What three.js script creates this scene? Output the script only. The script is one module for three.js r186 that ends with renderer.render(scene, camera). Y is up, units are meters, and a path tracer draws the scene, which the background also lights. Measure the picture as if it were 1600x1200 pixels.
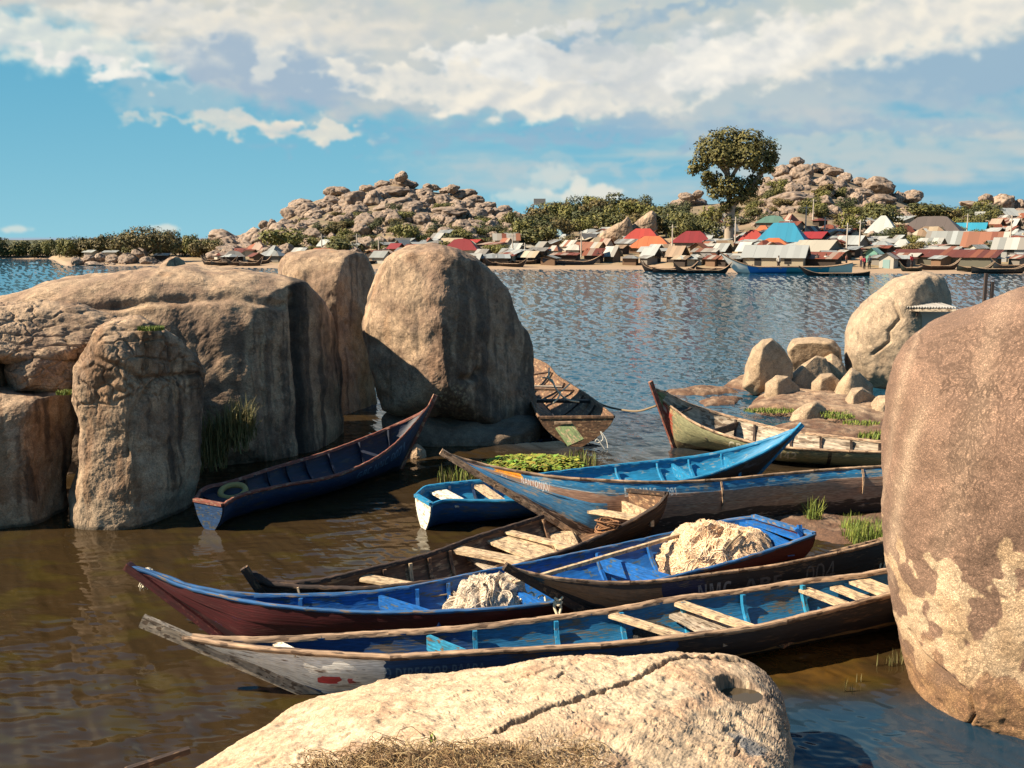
import * as THREE from 'three';
import { mergeGeometries } from 'three/addons/utils/BufferGeometryUtils.js';
import { MarchingCubes } from 'three/addons/objects/MarchingCubes.js';
import { createNoise3D } from 'simplex-noise';

// ---------------------------------------------------------------- camera, sky, sun, exposure
const EXPOSURE = 2.4;
const FOCAL = 1500, CAM_H = 4.5, PITCH = Math.atan(228 / FOCAL);
const scene = new THREE.Scene();
const camera = new THREE.PerspectiveCamera(2 * Math.atan(600 / FOCAL) * 180 / Math.PI, 4 / 3, 0.1, 3000);
camera.position.set(0, CAM_H, 0);
camera.rotation.x = -PITCH;
const renderer = new THREE.WebGLRenderer({ antialias: true });
renderer.toneMapping = THREE.LinearToneMapping;
renderer.toneMappingExposure = EXPOSURE;
renderer.shadowMap.enabled = true;
const SUN_DIR = new THREE.Vector3(-0.74, 0.62, 0.14).normalize();
const sun = new THREE.DirectionalLight(new THREE.Color(1, 0.86, 0.66), 5);
sun.position.copy(SUN_DIR).multiplyScalar(300).add(new THREE.Vector3(0, 0, -120));
sun.target.position.set(0, 0, -120);
sun.castShadow = true;
Object.assign(sun.shadow.camera, { left: -200, right: 200, top: 200, bottom: -200, near: 1, far: 700 });
sun.shadow.mapSize.set(4096, 4096);
scene.add(sun, sun.target);

// ---------------------------------------------------------------- small helpers
function mulberry(a) { return () => { a |= 0; a = a + 0x6D2B79F5 | 0; let t = Math.imul(a ^ a >>> 15, 1 | a); t = t + Math.imul(t ^ t >>> 7, 61 | t) ^ t; return ((t ^ t >>> 14) >>> 0) / 4294967296; }; }
const N3 = createNoise3D(mulberry(7));
const V = (x, y, z) => new THREE.Vector3(x, y, z);
const clamp = (x, a = 0, b = 1) => x < a ? a : x > b ? b : x;
const lerp = (a, b, t) => a + (b - a) * t;
const sstep = (a, b, x) => { const t = clamp((x - a) / (b - a)); return t * t * (3 - 2 * t); };
function fbm(x, y, z, o = 4) { let s = 0, a = 0.5; for (let i = 0; i < o; i++) { s += a * N3(x, y, z); x = x * 2.03 + 5.1; y = y * 2.03 + 1.7; z = z * 2.03 + 9.2; a *= 0.5; } return s; }
function ridged(x, y, z, o = 3) { let s = 0, a = 0.5; for (let i = 0; i < o; i++) { s += a * (1 - Math.abs(N3(x, y, z))); x = x * 2.07 + 3.1; y = y * 2.07 + 7.7; z = z * 2.07 + 2.2; a *= 0.5; } return s; }
const lin = (c) => { c /= 255; return c <= 0.04045 ? c / 12.92 : ((c + 0.055) / 1.055) ** 2.4; };
const rgb = (r, g, b) => [lin(r), lin(g), lin(b)];
const mix3 = (a, b, t) => [lerp(a[0], b[0], t), lerp(a[1], b[1], t), lerp(a[2], b[2], t)];
const CP = Math.cos(PITCH), SP = Math.sin(PITCH);
// photograph pixel (1600 x 1200) -> direction from the standpoint
function ray(px, py) { const x = (px - 800) / FOCAL, y = (600 - py) / FOCAL; return V(x, y * CP - SP, -(y * SP + CP)); }
function onY(px, py, h) { const d = ray(px, py), t = (h - CAM_H) / d.y; return V(d.x * t, h, d.z * t); }
function at(px, py, depth) { const d = ray(px, py), t = depth / -d.z; return V(d.x * t, CAM_H + d.y * t, -depth); }
function toPx(p) { const y = p.y - CAM_H, fw = -p.z * CP - y * SP, up = y * CP - p.z * SP; return [800 + FOCAL * p.x / fw, 600 - FOCAL * up / fw]; }
const used = new Map();
function numbered(n) { const k = used.get(n) || 0; used.set(n, k + 1); return k ? n + '_' + String(k).padStart(3, '0') : n; }
function tag(o, label, category, group) { o.userData.label = label; o.userData.category = category; if (group) o.userData.group = group; return o; }
function mesh(name, geo, mat, parent, kind) {
  const m = new THREE.Mesh(geo, mat); m.name = parent ? name : numbered(name); m.castShadow = m.receiveShadow = true;
  if (kind) m.userData.kind = kind;
  (parent || scene).add(m); return m;
}
function thing(name, label, category, pos, group) {
  const o = new THREE.Group(); o.name = numbered(name); if (pos) o.position.copy(pos); scene.add(o); return tag(o, label, category, group);
}
function copyOf(o, name, label, category, group) { const c = o.clone(); c.name = numbered(name); c.userData = {}; tag(c, label, category, group); scene.add(c); return c; }
function std(color, rough = 0.85, extra = {}) { const m = new THREE.MeshStandardMaterial({ roughness: rough, ...extra }); if (color) m.color.setRGB(...color); return m; }
// grid of points -> geometry; rows x cols of Vector3, optional wrap
function gridGeo(P, rows, cols, uvf, wrapCols = false, colors) {
  const pos = new Float32Array(rows * cols * 3), uv = new Float32Array(rows * cols * 2), idx = [];
  for (let i = 0; i < rows * cols; i++) { const p = P[i]; pos[i * 3] = p.x; pos[i * 3 + 1] = p.y; pos[i * 3 + 2] = p.z; if (uvf) { const q = uvf(Math.floor(i / cols), i % cols, p); uv[i * 2] = q[0]; uv[i * 2 + 1] = q[1]; } }
  const cc = wrapCols ? cols : cols - 1;
  for (let r = 0; r < rows - 1; r++) for (let c = 0; c < cc; c++) { const a = r * cols + c, b = r * cols + (c + 1) % cols, d = a + cols, e = b + cols; idx.push(a, d, b, b, d, e); }
  const g = new THREE.BufferGeometry();
  g.setAttribute('position', new THREE.BufferAttribute(pos, 3)); g.setAttribute('uv', new THREE.BufferAttribute(uv, 2));
  if (colors) g.setAttribute('color', new THREE.BufferAttribute(colors, 3));
  g.setIndex(idx); g.computeVertexNormals(); return g;
}
function merged(list, color) {
  const l = list.map((g) => { let h = g.index ? g.toNonIndexed() : g; for (const k of Object.keys(h.attributes)) if (!['position', 'normal', 'uv', 'color'].includes(k)) h.deleteAttribute(k); return h; });
  return mergeGeometries(l, false);
}
function boxAt(c, ax, ay, az, sx, sy, sz, uvScale = 1) { // oriented box with chamfered look: axes are unit vectors; uv in metres along the longest side
  const g = new THREE.BoxGeometry(sx, sy, sz);
  const m = new THREE.Matrix4().makeBasis(ax, ay, az); m.setPosition(c); g.applyMatrix4(m);
  const u = g.attributes.uv, dims = [[sz, sy], [sz, sy], [sx, sz], [sx, sz], [sx, sy], [sx, sy]];
  for (let i = 0; i < u.count; i++) { const d = dims[Math.floor(i / 4)]; u.setXY(i, u.getX(i) * d[0] * uvScale + c.x, u.getY(i) * d[1] * uvScale + c.z); }
  return g;
}
function beam(a, b, w, h, up = V(0, 1, 0)) { // a bar of width w, height h from a to b
  const ax = b.clone().sub(a), L = ax.length(); ax.normalize();
  const az = ax.clone().cross(up).normalize(), ay = az.clone().cross(ax).normalize();
  return boxAt(a.clone().add(b).multiplyScalar(0.5), ax, ay, az, L, h, w);
}
function tube(pts, r, seg = 24, rad = 6) { return new THREE.TubeGeometry(new THREE.CatmullRomCurve3(pts), seg, r, rad); }
function dataTex(W, H, fn, srgb = true, repeat) {
  const d = new Uint8Array(W * H * 4);
  for (let y = 0; y < H; y++) for (let x = 0; x < W; x++) { const c = fn((x + 0.5) / W, (y + 0.5) / H, x, y), i = (y * W + x) * 4; d[i] = clamp(c[0], 0, 255); d[i + 1] = clamp(c[1], 0, 255); d[i + 2] = clamp(c[2], 0, 255); d[i + 3] = 255; }
  const t = new THREE.DataTexture(d, W, H); t.wrapS = t.wrapT = THREE.RepeatWrapping; t.magFilter = THREE.LinearFilter; t.minFilter = THREE.LinearMipmapLinearFilter; t.generateMipmaps = true;
  if (srgb) t.colorSpace = THREE.SRGBColorSpace; if (repeat) t.repeat.set(...repeat); t.needsUpdate = true; return t;
}
// tileable noise: evaluate 3D noise on a torus-like pair of circles is costly; use periodic value noise
function tileNoise(seed, P) {
  const r = mulberry(seed), t = new Float32Array(P * P); for (let i = 0; i < t.length; i++) t[i] = r() * 2 - 1;
  return (u, v) => { u = u * P; v = v * P; const x = Math.floor(u), y = Math.floor(v); let a = u - x, b = v - y; a = a * a * (3 - 2 * a); b = b * b * (3 - 2 * b); const g = (i, j) => t[((j % P + P) % P) * P + ((i % P + P) % P)]; return lerp(lerp(g(x, y), g(x + 1, y), a), lerp(g(x, y + 1), g(x + 1, y + 1), a), b); };
}
// ---------------------------------------------------------------- sky: blue air and clouds by direction
{
  const W = 4096, H = 2048, data = new Float32Array(W * H * 4);
  const blob = (x, y, cx, cy, rx, ry, rot, n, soft) => { let dx = x - cx, dy = y - cy; if (rot) { const c = Math.cos(rot), s = Math.sin(rot); const t = dx * c + dy * s; dy = -dx * s + dy * c; dx = t; } const q = 1 - Math.sqrt((dx / rx) ** 2 + (dy / ry) ** 2); return sstep(-soft, soft, q + n); };
  const top = (x) => { const K = [[-900, 150], [0, 20], [120, 30], [200, 60], [330, 150], [430, 175], [540, 190], [700, 190], [1000, 188], [1280, 190], [1380, 175], [1600, 165], [2500, 200]]; for (let i = 1; i < K.length; i++) if (x < K[i][0]) { const a = K[i - 1], b = K[i]; return lerp(a[1], b[1], sstep(0, 1, (x - a[0]) / (b[0] - a[0]))); } return 190; };
  const cream = [246, 239, 224], white = [253, 248, 237], grey = [178, 190, 202], pale = [196, 204, 206];
  const bil = (x, y) => { let s = 0, a = 0.5, X = x / 120, Y = y / 72; for (let i = 0; i < 5; i++) { s += a * (1 - 1.7 * Math.abs(N3(X, Y, 3 + i * 7))); X = X * 2.02 + 3.3; Y = Y * 2.02 + 1.1; a *= 0.44; } return s; };
  function inFrame(px, py) {
    const b0 = bil(px, py), b1 = bil(px - 14, py - 11), relief = clamp(0.55 + (b0 - b1) * 0.9);
    const n1 = fbm(px / 170, py / 85, 1.3, 5), n2 = fbm(px / 60, py / 40, 7.7, 5), n3 = fbm(px / 420, py / 60, 3.3, 5), n4 = fbm(px / 26, py / 22, 2.2, 4);
    const x = px + n1 * 70, y = py + n2 * 34;
    // clear air
    const t = clamp(py / 390);
    let c = mix3([98, 172, 204], [148, 204, 220], t ** 1.4);
    c = mix3(c, [120, 176, 206], sstep(700, 1600, px) * 0.5);
    // thin streaks on the right
    const st = sstep(560, 780, px) * sstep(150, 200, py) * sstep(400, 250, py);
    c = mix3(c, pale, st * clamp(0.34 + n3 * 0.95));
    c = mix3(c, [205, 208, 204], 0.7 * blob(x, y, 1330, 235, 330, 44, 0.02, n3 * 0.8, 0.6));
    c = mix3(c, [150, 182, 205], 0.75 * blob(x, y, 1000, 207, 420, 17, -0.02, n3 * 0.9, 0.45));
    c = mix3(c, pale, 0.4 * blob(x, y, 960, 258, 260, 12, 0, n3, 0.6));
    // the veil across the top
    const tl = top(px), v = sstep(22, -26, py - tl + n1 * 34 + n2 * 22);
    const shade = clamp(0.55 + n1 * 0.95 + 0.45 * (py - 30) / 150 - 0.1);
    let vc = mix3([222, 217, 204], grey, clamp(shade * 0.75));
    vc = mix3(vc, [150, 176, 199], 0.85 * blob(x, y, 960, 42, 190, 12, -0.25, n1 * 0.5, 0.5));
    vc = mix3(vc, [164, 184, 204], 0.85 * blob(x, y, 390, 110, 190, 62, 0.1, n1 * 0.6, 0.45));
    vc = mix3(vc, [160, 184, 203], 0.95 * blob(x, y, 1545, 110, 235, 58, -0.08, n3 * 0.3, 0.35));
    vc = mix3(vc, [196, 203, 206], 0.6 * blob(x, y, 1250, 165, 260, 30, 0, n3 * 0.5, 0.5));
    c = mix3(c, vc, v * (0.84 + 0.12 * sstep(900, 300, px)));
    // lit cloud bodies
    const B = (cx, cy, rx, ry, rot, k, col, s = 0.28, an = 1) => { const d = blob(x, y, cx, cy, rx, ry, rot, ((b0 - 0.22) * 0.7 + n2 * 0.3 + n4 * 0.12) * an, s); c = mix3(c, mix3(grey, col, clamp(0.62 + 0.42 * relief + 0.12 * b0 + 0.04 * n4 - 0.1)), d * k); };
    B(350, 32, 240, 26, 0.06, 0.85, cream, 0.5); B(450, 55, 100, 26, 0.1, 0.6, cream, 0.5);
    B(60, 66, 190, 34, 0.12, 0.85, cream, 0.55, 0.8); B(150, 100, 120, 12, 0.22, 0.9, white, 0.4);
    B(1290, 72, 330, 42, -0.17, 0.95, cream, 0.4, 0.45); B(1480, 14, 260, 34, -0.12, 0.95, cream, 0.5, 0.35); B(1120, 95, 150, 40, -0.2, 0.8, white, 0.45, 0.5);
    B(700, 30, 330, 30, 0, 0.55, [226, 220, 207], 0.6); B(640, 75, 170, 30, 0.1, 0.5, [222, 219, 210], 0.6);
    B(820, 105, 120, 46, -0.1, 0.95, white, 0.24); B(740, 138, 190, 30, 0.1, 0.9, cream, 0.28); B(870, 155, 180, 30, 0, 0.9, cream, 0.3); B(945, 105, 90, 40, 0.3, 0.75, [214, 216, 214], 0.26); B(600, 148, 60, 12, 0.2, 0.8, cream, 0.4);
    B(425, 92, 42, 20, -0.9, 0.6, cream, 0.4); 
    B(380, 192, 85, 15, 0.12, 0.85, [232, 226, 212], 0.35); B(490, 208, 85, 15, 0.05, 0.9, [238, 230, 214], 0.35); B(262, 186, 28, 9, 0, 0.7, [225, 222, 210], 0.4); B(300, 150, 100, 24, 0.1, 0.5, [196, 205, 208], 0.5);
    // small clouds low over the land
    const n5 = n4 * 0.5 + n2 * 0.3;
    for (const [cx, cy, rx, ry, k] of [[905, 288, 16, 13, 0.9], [940, 300, 22, 12, 0.9], [918, 303, 50, 12, 0.8], [865, 278, 36, 20, 0.5], [255, 358, 24, 6, 0.8], [22, 358, 22, 5, 0.7], [830, 306, 60, 12, 0.6]]) c = mix3(c, [228, 228, 218], k * blob(px, py, cx, cy, rx, ry, 0, n5, 0.35));
    return c;
  }
  for (let row = 0; row < H; row++) {
    const up = ((row + 0.5) / H - 0.5) * Math.PI, sy = Math.sin(up), cy = Math.cos(up);
    for (let col = 0; col < W; col++) {
      const i = (row * W + col) * 4; data[i + 3] = 1;
      if (sy < -0.01) { data[i] = 0.16; data[i + 1] = 0.2; data[i + 2] = 0.23; continue; }
      const a = ((col + 0.5) / W - 0.5) * 2 * Math.PI, dx = Math.cos(a) * cy, dz = Math.sin(a) * cy, y = Math.max(sy, 0);
      const fw = -dz * CP - y * SP; let f = 0, px = 0, py = 0;
      if (fw > 0.25) { px = 800 + FOCAL * dx / fw; py = 600 - FOCAL * (y * CP - dz * SP) / fw; f = 1 - clamp(Math.max(-px - 60, px - 1660, -py - 60) / 500); f = f * f * (3 - 2 * f); }
      let c;
      if (f < 1) { // the same kind of sky all round: blue, deeper overhead, with broken cloud
        const k = 1 / (y + 0.22), u = dx * k, w = dz * k, m = fbm(u * 0.9, w * 0.9, 11, 5), m2 = fbm(u * 3, w * 3, 4, 3);
        c = mix3([142, 202, 220], [62, 122, 176], clamp(y * 1.6) ** 0.7);
        c = mix3(c, mix3(cream, grey, clamp(0.45 + m2)), sstep(0.12, 0.44, m + m2 * 0.15) * 0.8);
      }
      if (f > 0) { const q = inFrame(px, py); c = c ? mix3(c, q, f) : q; }
      data[i] = lin(c[0]) / EXPOSURE; data[i + 1] = lin(c[1]) / EXPOSURE; data[i + 2] = lin(c[2]) / EXPOSURE;
    }
  }
  const t = new THREE.DataTexture(data, W, H, THREE.RGBAFormat, THREE.FloatType);
  t.mapping = THREE.EquirectangularReflectionMapping; t.minFilter = t.magFilter = THREE.LinearFilter; t.needsUpdate = true;
  scene.background = t; scene.environment = t;
}
// ---------------------------------------------------------------- the lake
{
  const ROWS = 560, COLS = 560, r = mulberry(21), waves = [];
  for (let i = 0; i < 26; i++) { const L = 0.1 * Math.pow(8, i / 25), a = 1.9 + (r() - 0.5) * 1.9, k = 2 * Math.PI / L; waves.push([Math.cos(a) * k, Math.sin(a) * k, r() * 6.28, 0.036 / k * (0.7 + 0.6 * r())]); }
  const pos = new Float32Array(ROWS * COLS * 3), nor = new Float32Array(ROWS * COLS * 3), col = new Float32Array(ROWS * COLS * 3), idx = [];
  const deep = [0.009, 0.05, 0.088], cove = [0.029, 0.018, 0.0075], gold = [0.1, 0.05, 0.009];
  for (let i = 0; i < ROWS; i++) {
    const py = lerp(1500, 395.5, Math.pow(i / (ROWS - 1), 0.8)), d0 = onY(800, py, 0); const dist = i === ROWS - 1 ? 320 : -d0.z;
    for (let j = 0; j < COLS; j++) {
      const s = j / (COLS - 1) * 2 - 1, x = s * (dist * 0.62 + 3), z = -dist, k = i * COLS + j;
      // sheltered water between the rocks lies calmer than the open lake
      const open = clamp(sstep(17.5, 25, dist) * sstep(-0.5, 1.2, x + (dist - 20) * 0.8) + sstep(27, 36, dist));
      const gust = 0.75 + 0.6 * fbm(x * 0.06, z * 0.03, 5, 3);
      const amp = lerp(0.62 + 0.45 * fbm(x * 0.5, z * 0.5, 9, 2), lerp(1.15, 0.75, sstep(30, 90, dist)) * gust, open);
      let y = 0, nx = 0, nz = 0;
      for (const w of waves) { const p = w[0] * x + w[1] * z + w[2] + 0.7 * N3(x * 0.3, z * 0.3, w[2]), A = w[3] * amp; y += A * Math.sin(p); const c = A * Math.cos(p); nx -= c * w[0]; nz -= c * w[1]; }
      const far = sstep(60, 30, dist);
      pos[k * 3] = x; pos[k * 3 + 1] = y * far; pos[k * 3 + 2] = z;
      const l = Math.hypot(nx, 1, nz); nor[k * 3] = nx / l; nor[k * 3 + 1] = 1 / l; nor[k * 3 + 2] = nz / l;
      let c = mix3(cove, deep, open);
      // sunken weed and sandy bottom that shows through the shallows
      const weed = sstep(0.05, 0.4, fbm(x * 0.9 + 3, z * 1.6, 3, 3)) * sstep(17, 12, dist);
      c = mix3(c, [0.04, 0.03, 0.006], weed * 0.6);
      const sh = sstep(1.0, 0.2, Math.hypot((x - 3.15) / 0.9, (dist - 9.75) / 0.95) + 0.35 * fbm(x * 2, z * 2, 1, 3));
      c = mix3(c, gold, sh * (0.55 + 0.45 * fbm(x * 7, z * 7, 2, 3)));
      c = mix3(c, [0.012, 0.03, 0.05], sstep(9.3, 8.5, dist) * sstep(1.5, 2.5, x));
      col.set(c, k * 3);
    }
  }
  for (let i = 0; i < ROWS - 1; i++) for (let j = 0; j < COLS - 1; j++) { const a = i * COLS + j; idx.push(a, a + 1, a + COLS, a + 1, a + COLS + 1, a + COLS); }
  const g = new THREE.BufferGeometry();
  g.setAttribute('position', new THREE.BufferAttribute(pos, 3)); g.setAttribute('normal', new THREE.BufferAttribute(nor, 3)); g.setAttribute('color', new THREE.BufferAttribute(col, 3)); g.setIndex(idx);
  const m = new THREE.MeshPhysicalMaterial({ vertexColors: true, roughness: 0.1, ior: 1.333 }); m.name = 'lake water';
  mesh('lake', g, m, null, 'structure');
}
// ---------------------------------------------------------------- the far shore: one sheet of ground rising to the rocky hills
const keyed = (K, x) => { if (x <= K[0][0]) return K[0][1]; for (let i = 1; i < K.length; i++) if (x < K[i][0]) { const a = K[i - 1], b = K[i]; return lerp(a[1], b[1], (x - a[0]) / (b[0] - a[0])); } return K[K.length - 1][1]; };
const SHORE = [[-400, 214], [95, 212], [112, 160], [300, 157], [340, 152], [430, 146], [600, 142], [860, 140], [1000, 139], [1060, 131], [1150, 127], [1360, 124], [1600, 121], [2000, 120]];
const CREST = [[-400, 375], [100, 375], [200, 374], [300, 375], [350, 374], [400, 364], [450, 344], [500, 316], [550, 304], [620, 290], [700, 304], [760, 324], [800, 334], [860, 338], [900, 336], [1000, 330], [1060, 325], [1120, 318], [1180, 290], [1240, 268], [1300, 280], [1360, 304], [1400, 318], [1450, 328], [1520, 332], [1600, 336], [2000, 345]];
const CREST_D = [[-400, 262], [100, 258], [300, 240], [620, 240], [900, 250], [1240, 262], [1600, 255], [2000, 250]];
function groundH(x, z) { // ground height of the far shore
  const d = -z, px = 800 + FOCAL * CP * x / d; // bearing, counted like the photograph's columns
  const ds = keyed(SHORE, px), dt = keyed(CREST_D, px), top = CAM_H - (keyed(CREST, px) - 372) / FOCAL * dt;
  const t = (d - ds) / (dt - ds);
  if (t < 0) return -0.05 + Math.max(-3, (d - ds) * 0.12);
  const n = 0.35 * fbm(x * 0.05, z * 0.05, 2, 3) * clamp(t * 6);
  if (t <= 1) return -0.05 + Math.min(0.55, t * 9) + (top - 0.5) * Math.pow(t, 1.35) + n;
  return top - (t - 1) * 3 + n;
}
function landAt(px, py) { // where the line of sight through a column and row meets the far ground
  const d = ray(px, py); let t0 = 115 / -d.z, p = null;
  for (let t = t0; t < t0 * 2.4; t += 0.35) { const x = d.x * t, y = CAM_H + d.y * t, z = d.z * t; if (y <= groundH(x, z) && groundH(x, z) > 0.02) { p = V(x, groundH(x, z), z); break; } }
  return p;
}
{
  const R = 130, C = 330, P = [], col = new Float32Array(R * C * 3);
  for (let i = 0; i < R; i++) for (let j = 0; j < C; j++) {
    const px = lerp(-330, 1930, j / (C - 1)), ds = keyed(SHORE, px), d = i < 100 ? lerp(ds - 4, 275, i / 99) : lerp(275, 560, (i - 99) / 30), x = (px - 800) / (FOCAL * CP) * d, z = -d;
    const h = i < 100 ? groundH(x, z) : lerp(groundH((px - 800) / (FOCAL * CP) * 275, -275), -2, (i - 99) / 30);
    P.push(V(x, h, z));
    const n = fbm(x * 0.12, z * 0.12, 4, 4), n2 = fbm(x * 0.5, z * 0.5, 8, 3);
    let c = mix3([0.33, 0.22, 0.13], [0.2, 0.15, 0.075], clamp(0.5 + n * 1.5));
    c = mix3(c, [0.07, 0.075, 0.025], sstep(0.0, 0.35, n2 + 0.3 * n) * sstep(1.2, 4, h));
    c = mix3(c, [0.04, 0.045, 0.018], sstep(330, 250, px) * sstep(1, 2, h)); c = mix3(c, [0.16, 0.115, 0.075], sstep(3, 7, h) * 0.6);
    c = mix3([0.29, 0.2, 0.13], c, sstep(0.2, 0.9, h + n2 * 0.5));
    col.set(c, (i * C + j) * 3);
  }
  const g = gridGeo(P, R, C, null, false, col); { const a = g.index.array; }
  mesh('far_shore_ground', g, new THREE.MeshStandardMaterial({ vertexColors: true, roughness: 0.95 }), null, 'structure');
  // the lake bed under everything, far past the frame
  const b = new THREE.PlaneGeometry(1600, 1600); b.rotateX(-Math.PI / 2); b.translate(0, -3.2, -300);
  mesh('lake_bed', b, std([0.08, 0.06, 0.03], 1), null, 'structure');
}
// ---------------------------------------------------------------- granite boulders
const rockGrain = dataTex(512, 512, (() => { const a = tileNoise(1, 64), b = tileNoise(2, 160), c = tileNoise(3, 320), e = tileNoise(9, 12); return (u, v) => { const g = 0.8 + 0.07 * e(u, v) + 0.07 * a(u, v) + 0.1 * b(u, v) + 0.09 * c(u, v); const k = clamp(g, 0, 1) * 255; return [k, k * 0.985, k * 0.965]; }; })());
const rockBump = dataTex(512, 512, (() => { const a = tileNoise(4, 24), b = tileNoise(5, 70), c = tileNoise(6, 180), e = tileNoise(8, 9); return (u, v) => { const k = 128 + 40 * e(u, v) + 46 * a(u, v) + 36 * b(u, v) + 26 * c(u, v); return [k, k, k]; }; })(), false);
const rockMat = new THREE.MeshStandardMaterial({ vertexColors: true, map: rockGrain, bumpMap: rockBump, bumpScale: 0.014, roughness: 0.92 }); rockMat.name = 'granite';
const speckle = dataTex(1024, 1024, (() => { const a = tileNoise(11, 150), b = tileNoise(12, 260), e = tileNoise(13, 14), r = mulberry(5); return (u, v) => { const q = a(u, v) * 0.7 + b(u, v) * 0.6 + 0.1 * e(u, v), g = 0.62 + 0.27 * sstep(0.28, 0.6, q) - 0.12 * sstep(0.25, 0.6, -q) + 0.05 * (r() - 0.5); return [g * 255, g * 247, g * 238]; }; })());
const speckMat = new THREE.MeshStandardMaterial({ vertexColors: true, map: speckle, bumpMap: rockBump, bumpScale: 0.005, roughness: 0.9 }); speckMat.name = 'speckled granite';
function boxUV(pos, nor, s) { const n = pos.length / 3, uv = new Float32Array(n * 2); for (let i = 0; i < n; i++) { const x = pos[i * 3], y = pos[i * 3 + 1], z = pos[i * 3 + 2], a = Math.abs(nor[i * 3]), b = Math.abs(nor[i * 3 + 1]), c = Math.abs(nor[i * 3 + 2]); let u, v; if (b > a && b > c) { u = x; v = z; } else if (a > c) { u = z; v = y; } else { u = x; v = y; } uv[i * 2] = u * s; uv[i * 2 + 1] = v * s; } return uv; }
// outline: the boulder's contour seen across its middle (photograph columns and rows at `depth` metres); front/back: half depths
function rockGeo(o) {
  const seg = o.seg || 300, rings = o.rings || 150, p = o.p || 2.6, q = 2 / p;
  const cxy = o.outline.reduce((s, a) => [s[0] + a[0] / o.outline.length, s[1] + a[1] / o.outline.length], [0, 0]);
  const ctr = o.center || cxy, c = at(ctr[0], ctr[1], o.depth), w = V(-c.x, 0, -c.z).normalize(), v = V(0, 1, 0), u = v.clone().cross(w);
  const poly = o.outline.map(([px, py]) => { const d = ray(px, py), t = (c.clone().sub(camera.position)).dot(w) / d.dot(w), P = camera.position.clone().addScaledVector(d, t).sub(c); return [P.dot(u), P.dot(v)]; });
  const M = 720, R = new Float64Array(M);
  for (let k = 0; k < M; k++) { const a = k / M * 2 * Math.PI, dx = Math.cos(a), dy = Math.sin(a); let best = 0; for (let i = 0; i < poly.length; i++) { const A = poly[i], B = poly[(i + 1) % poly.length], ex = B[0] - A[0], ey = B[1] - A[1], den = dx * ey - dy * ex; if (Math.abs(den) < 1e-9) continue; const t = (A[0] * ey - A[1] * ex) / den, s = (A[0] * dy - A[1] * dx) / den; if (t > 0 && s >= -1e-6 && s <= 1 + 1e-6) best = Math.max(best, t); } R[k] = best || 0.1; }
  const sm = o.smooth ?? 5, S = new Float64Array(M); for (let k = 0; k < M; k++) { let a = 0, b = 0; for (let j = -3 * sm; j <= 3 * sm; j++) { const g = Math.exp(-j * j / (2 * sm * sm + 1e-6)); a += g * R[(k + j + M) % M]; b += g; } S[k] = a / b; }
  const n = rings * seg, pos = new Float32Array(n * 3), idx = [], loc = [];
  for (let i = 0; i < rings; i++) {
    const tt = i / (rings - 1), phi = Math.PI * (tt < 0.72 ? tt / 0.72 * 0.58 : 0.58 + (tt - 0.72) / 0.28 * 0.42), sp = Math.pow(Math.max(0, Math.sin(phi)), q), cp = Math.cos(phi), dp = Math.sign(cp) * Math.pow(Math.abs(cp), q);
    for (let j = 0; j < seg; j++) {
      const a = j / seg * 2 * Math.PI, f = j / seg * M, k = Math.floor(f), r = lerp(S[k % M], S[(k + 1) % M], f - k) * sp;
      let x = Math.cos(a) * r, y = Math.sin(a) * r, z = dp * (dp > 0 ? o.front : o.back);
      if (o.lean) z += (o.lean[0] * x + o.lean[1] * y);
      for (const F of o.facets || []) { const s = (F.n[0] * x + F.n[1] * y + F.n[2] * z - F.d), kk = F.k || 0.08, sp2 = s / kk > 30 ? s : kk * Math.log(1 + Math.exp(s / kk)); x -= F.n[0] * sp2; y -= F.n[1] * sp2; z -= F.n[2] * sp2; }
      const m = (i * seg + j) * 3; pos[m] = c.x + u.x * x + v.x * y + w.x * z; pos[m + 1] = c.y + y; pos[m + 2] = c.z + u.z * x + w.z * z;
      loc.push(x, y, z);
    }
  }
  for (let i = 0; i < rings - 1; i++) for (let j = 0; j < seg; j++) { const a = i * seg + j, b = i * seg + (j + 1) % seg, d = a + seg, e = b + seg; idx.push(a, d, b, b, d, e); }
  const g = new THREE.BufferGeometry(); g.setAttribute('position', new THREE.BufferAttribute(pos, 3)); g.setIndex(idx); g.computeVertexNormals();
  const nr = g.attributes.normal.array, rough = o.rough ?? 1, sd = o.seed || 0;
  const off = [];
  for (let i = 0; i < n; i++) {
    const x = pos[i * 3], y = pos[i * 3 + 1], z = pos[i * 3 + 2];
    let h = rough * (0.11 * (o.lump ?? 1) * fbm(x * 0.7 + sd, y * 0.7, z * 0.7, 3) + 0.02 * fbm(x * 3 + sd, y * 3, z * 3, 3) + 0.007 * fbm(x * 13, y * 13, z * 13 + sd, 3));
    if (o.cracked) { const k = o.cracked(x, y, z, loc[i * 3], loc[i * 3 + 1]); h -= k; }
    off.push(h);
  }
  for (let i = 0; i < n; i++) { pos[i * 3] += nr[i * 3] * off[i]; pos[i * 3 + 1] += nr[i * 3 + 1] * off[i]; pos[i * 3 + 2] += nr[i * 3 + 2] * off[i]; }
  g.computeVertexNormals();
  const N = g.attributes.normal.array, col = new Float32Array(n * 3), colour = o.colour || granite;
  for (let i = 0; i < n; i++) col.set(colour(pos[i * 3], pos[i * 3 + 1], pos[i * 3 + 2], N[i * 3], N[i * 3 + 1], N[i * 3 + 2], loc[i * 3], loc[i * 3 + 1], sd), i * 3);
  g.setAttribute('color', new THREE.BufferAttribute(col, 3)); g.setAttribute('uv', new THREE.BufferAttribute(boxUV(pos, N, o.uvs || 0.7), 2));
  return g;
}
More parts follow.
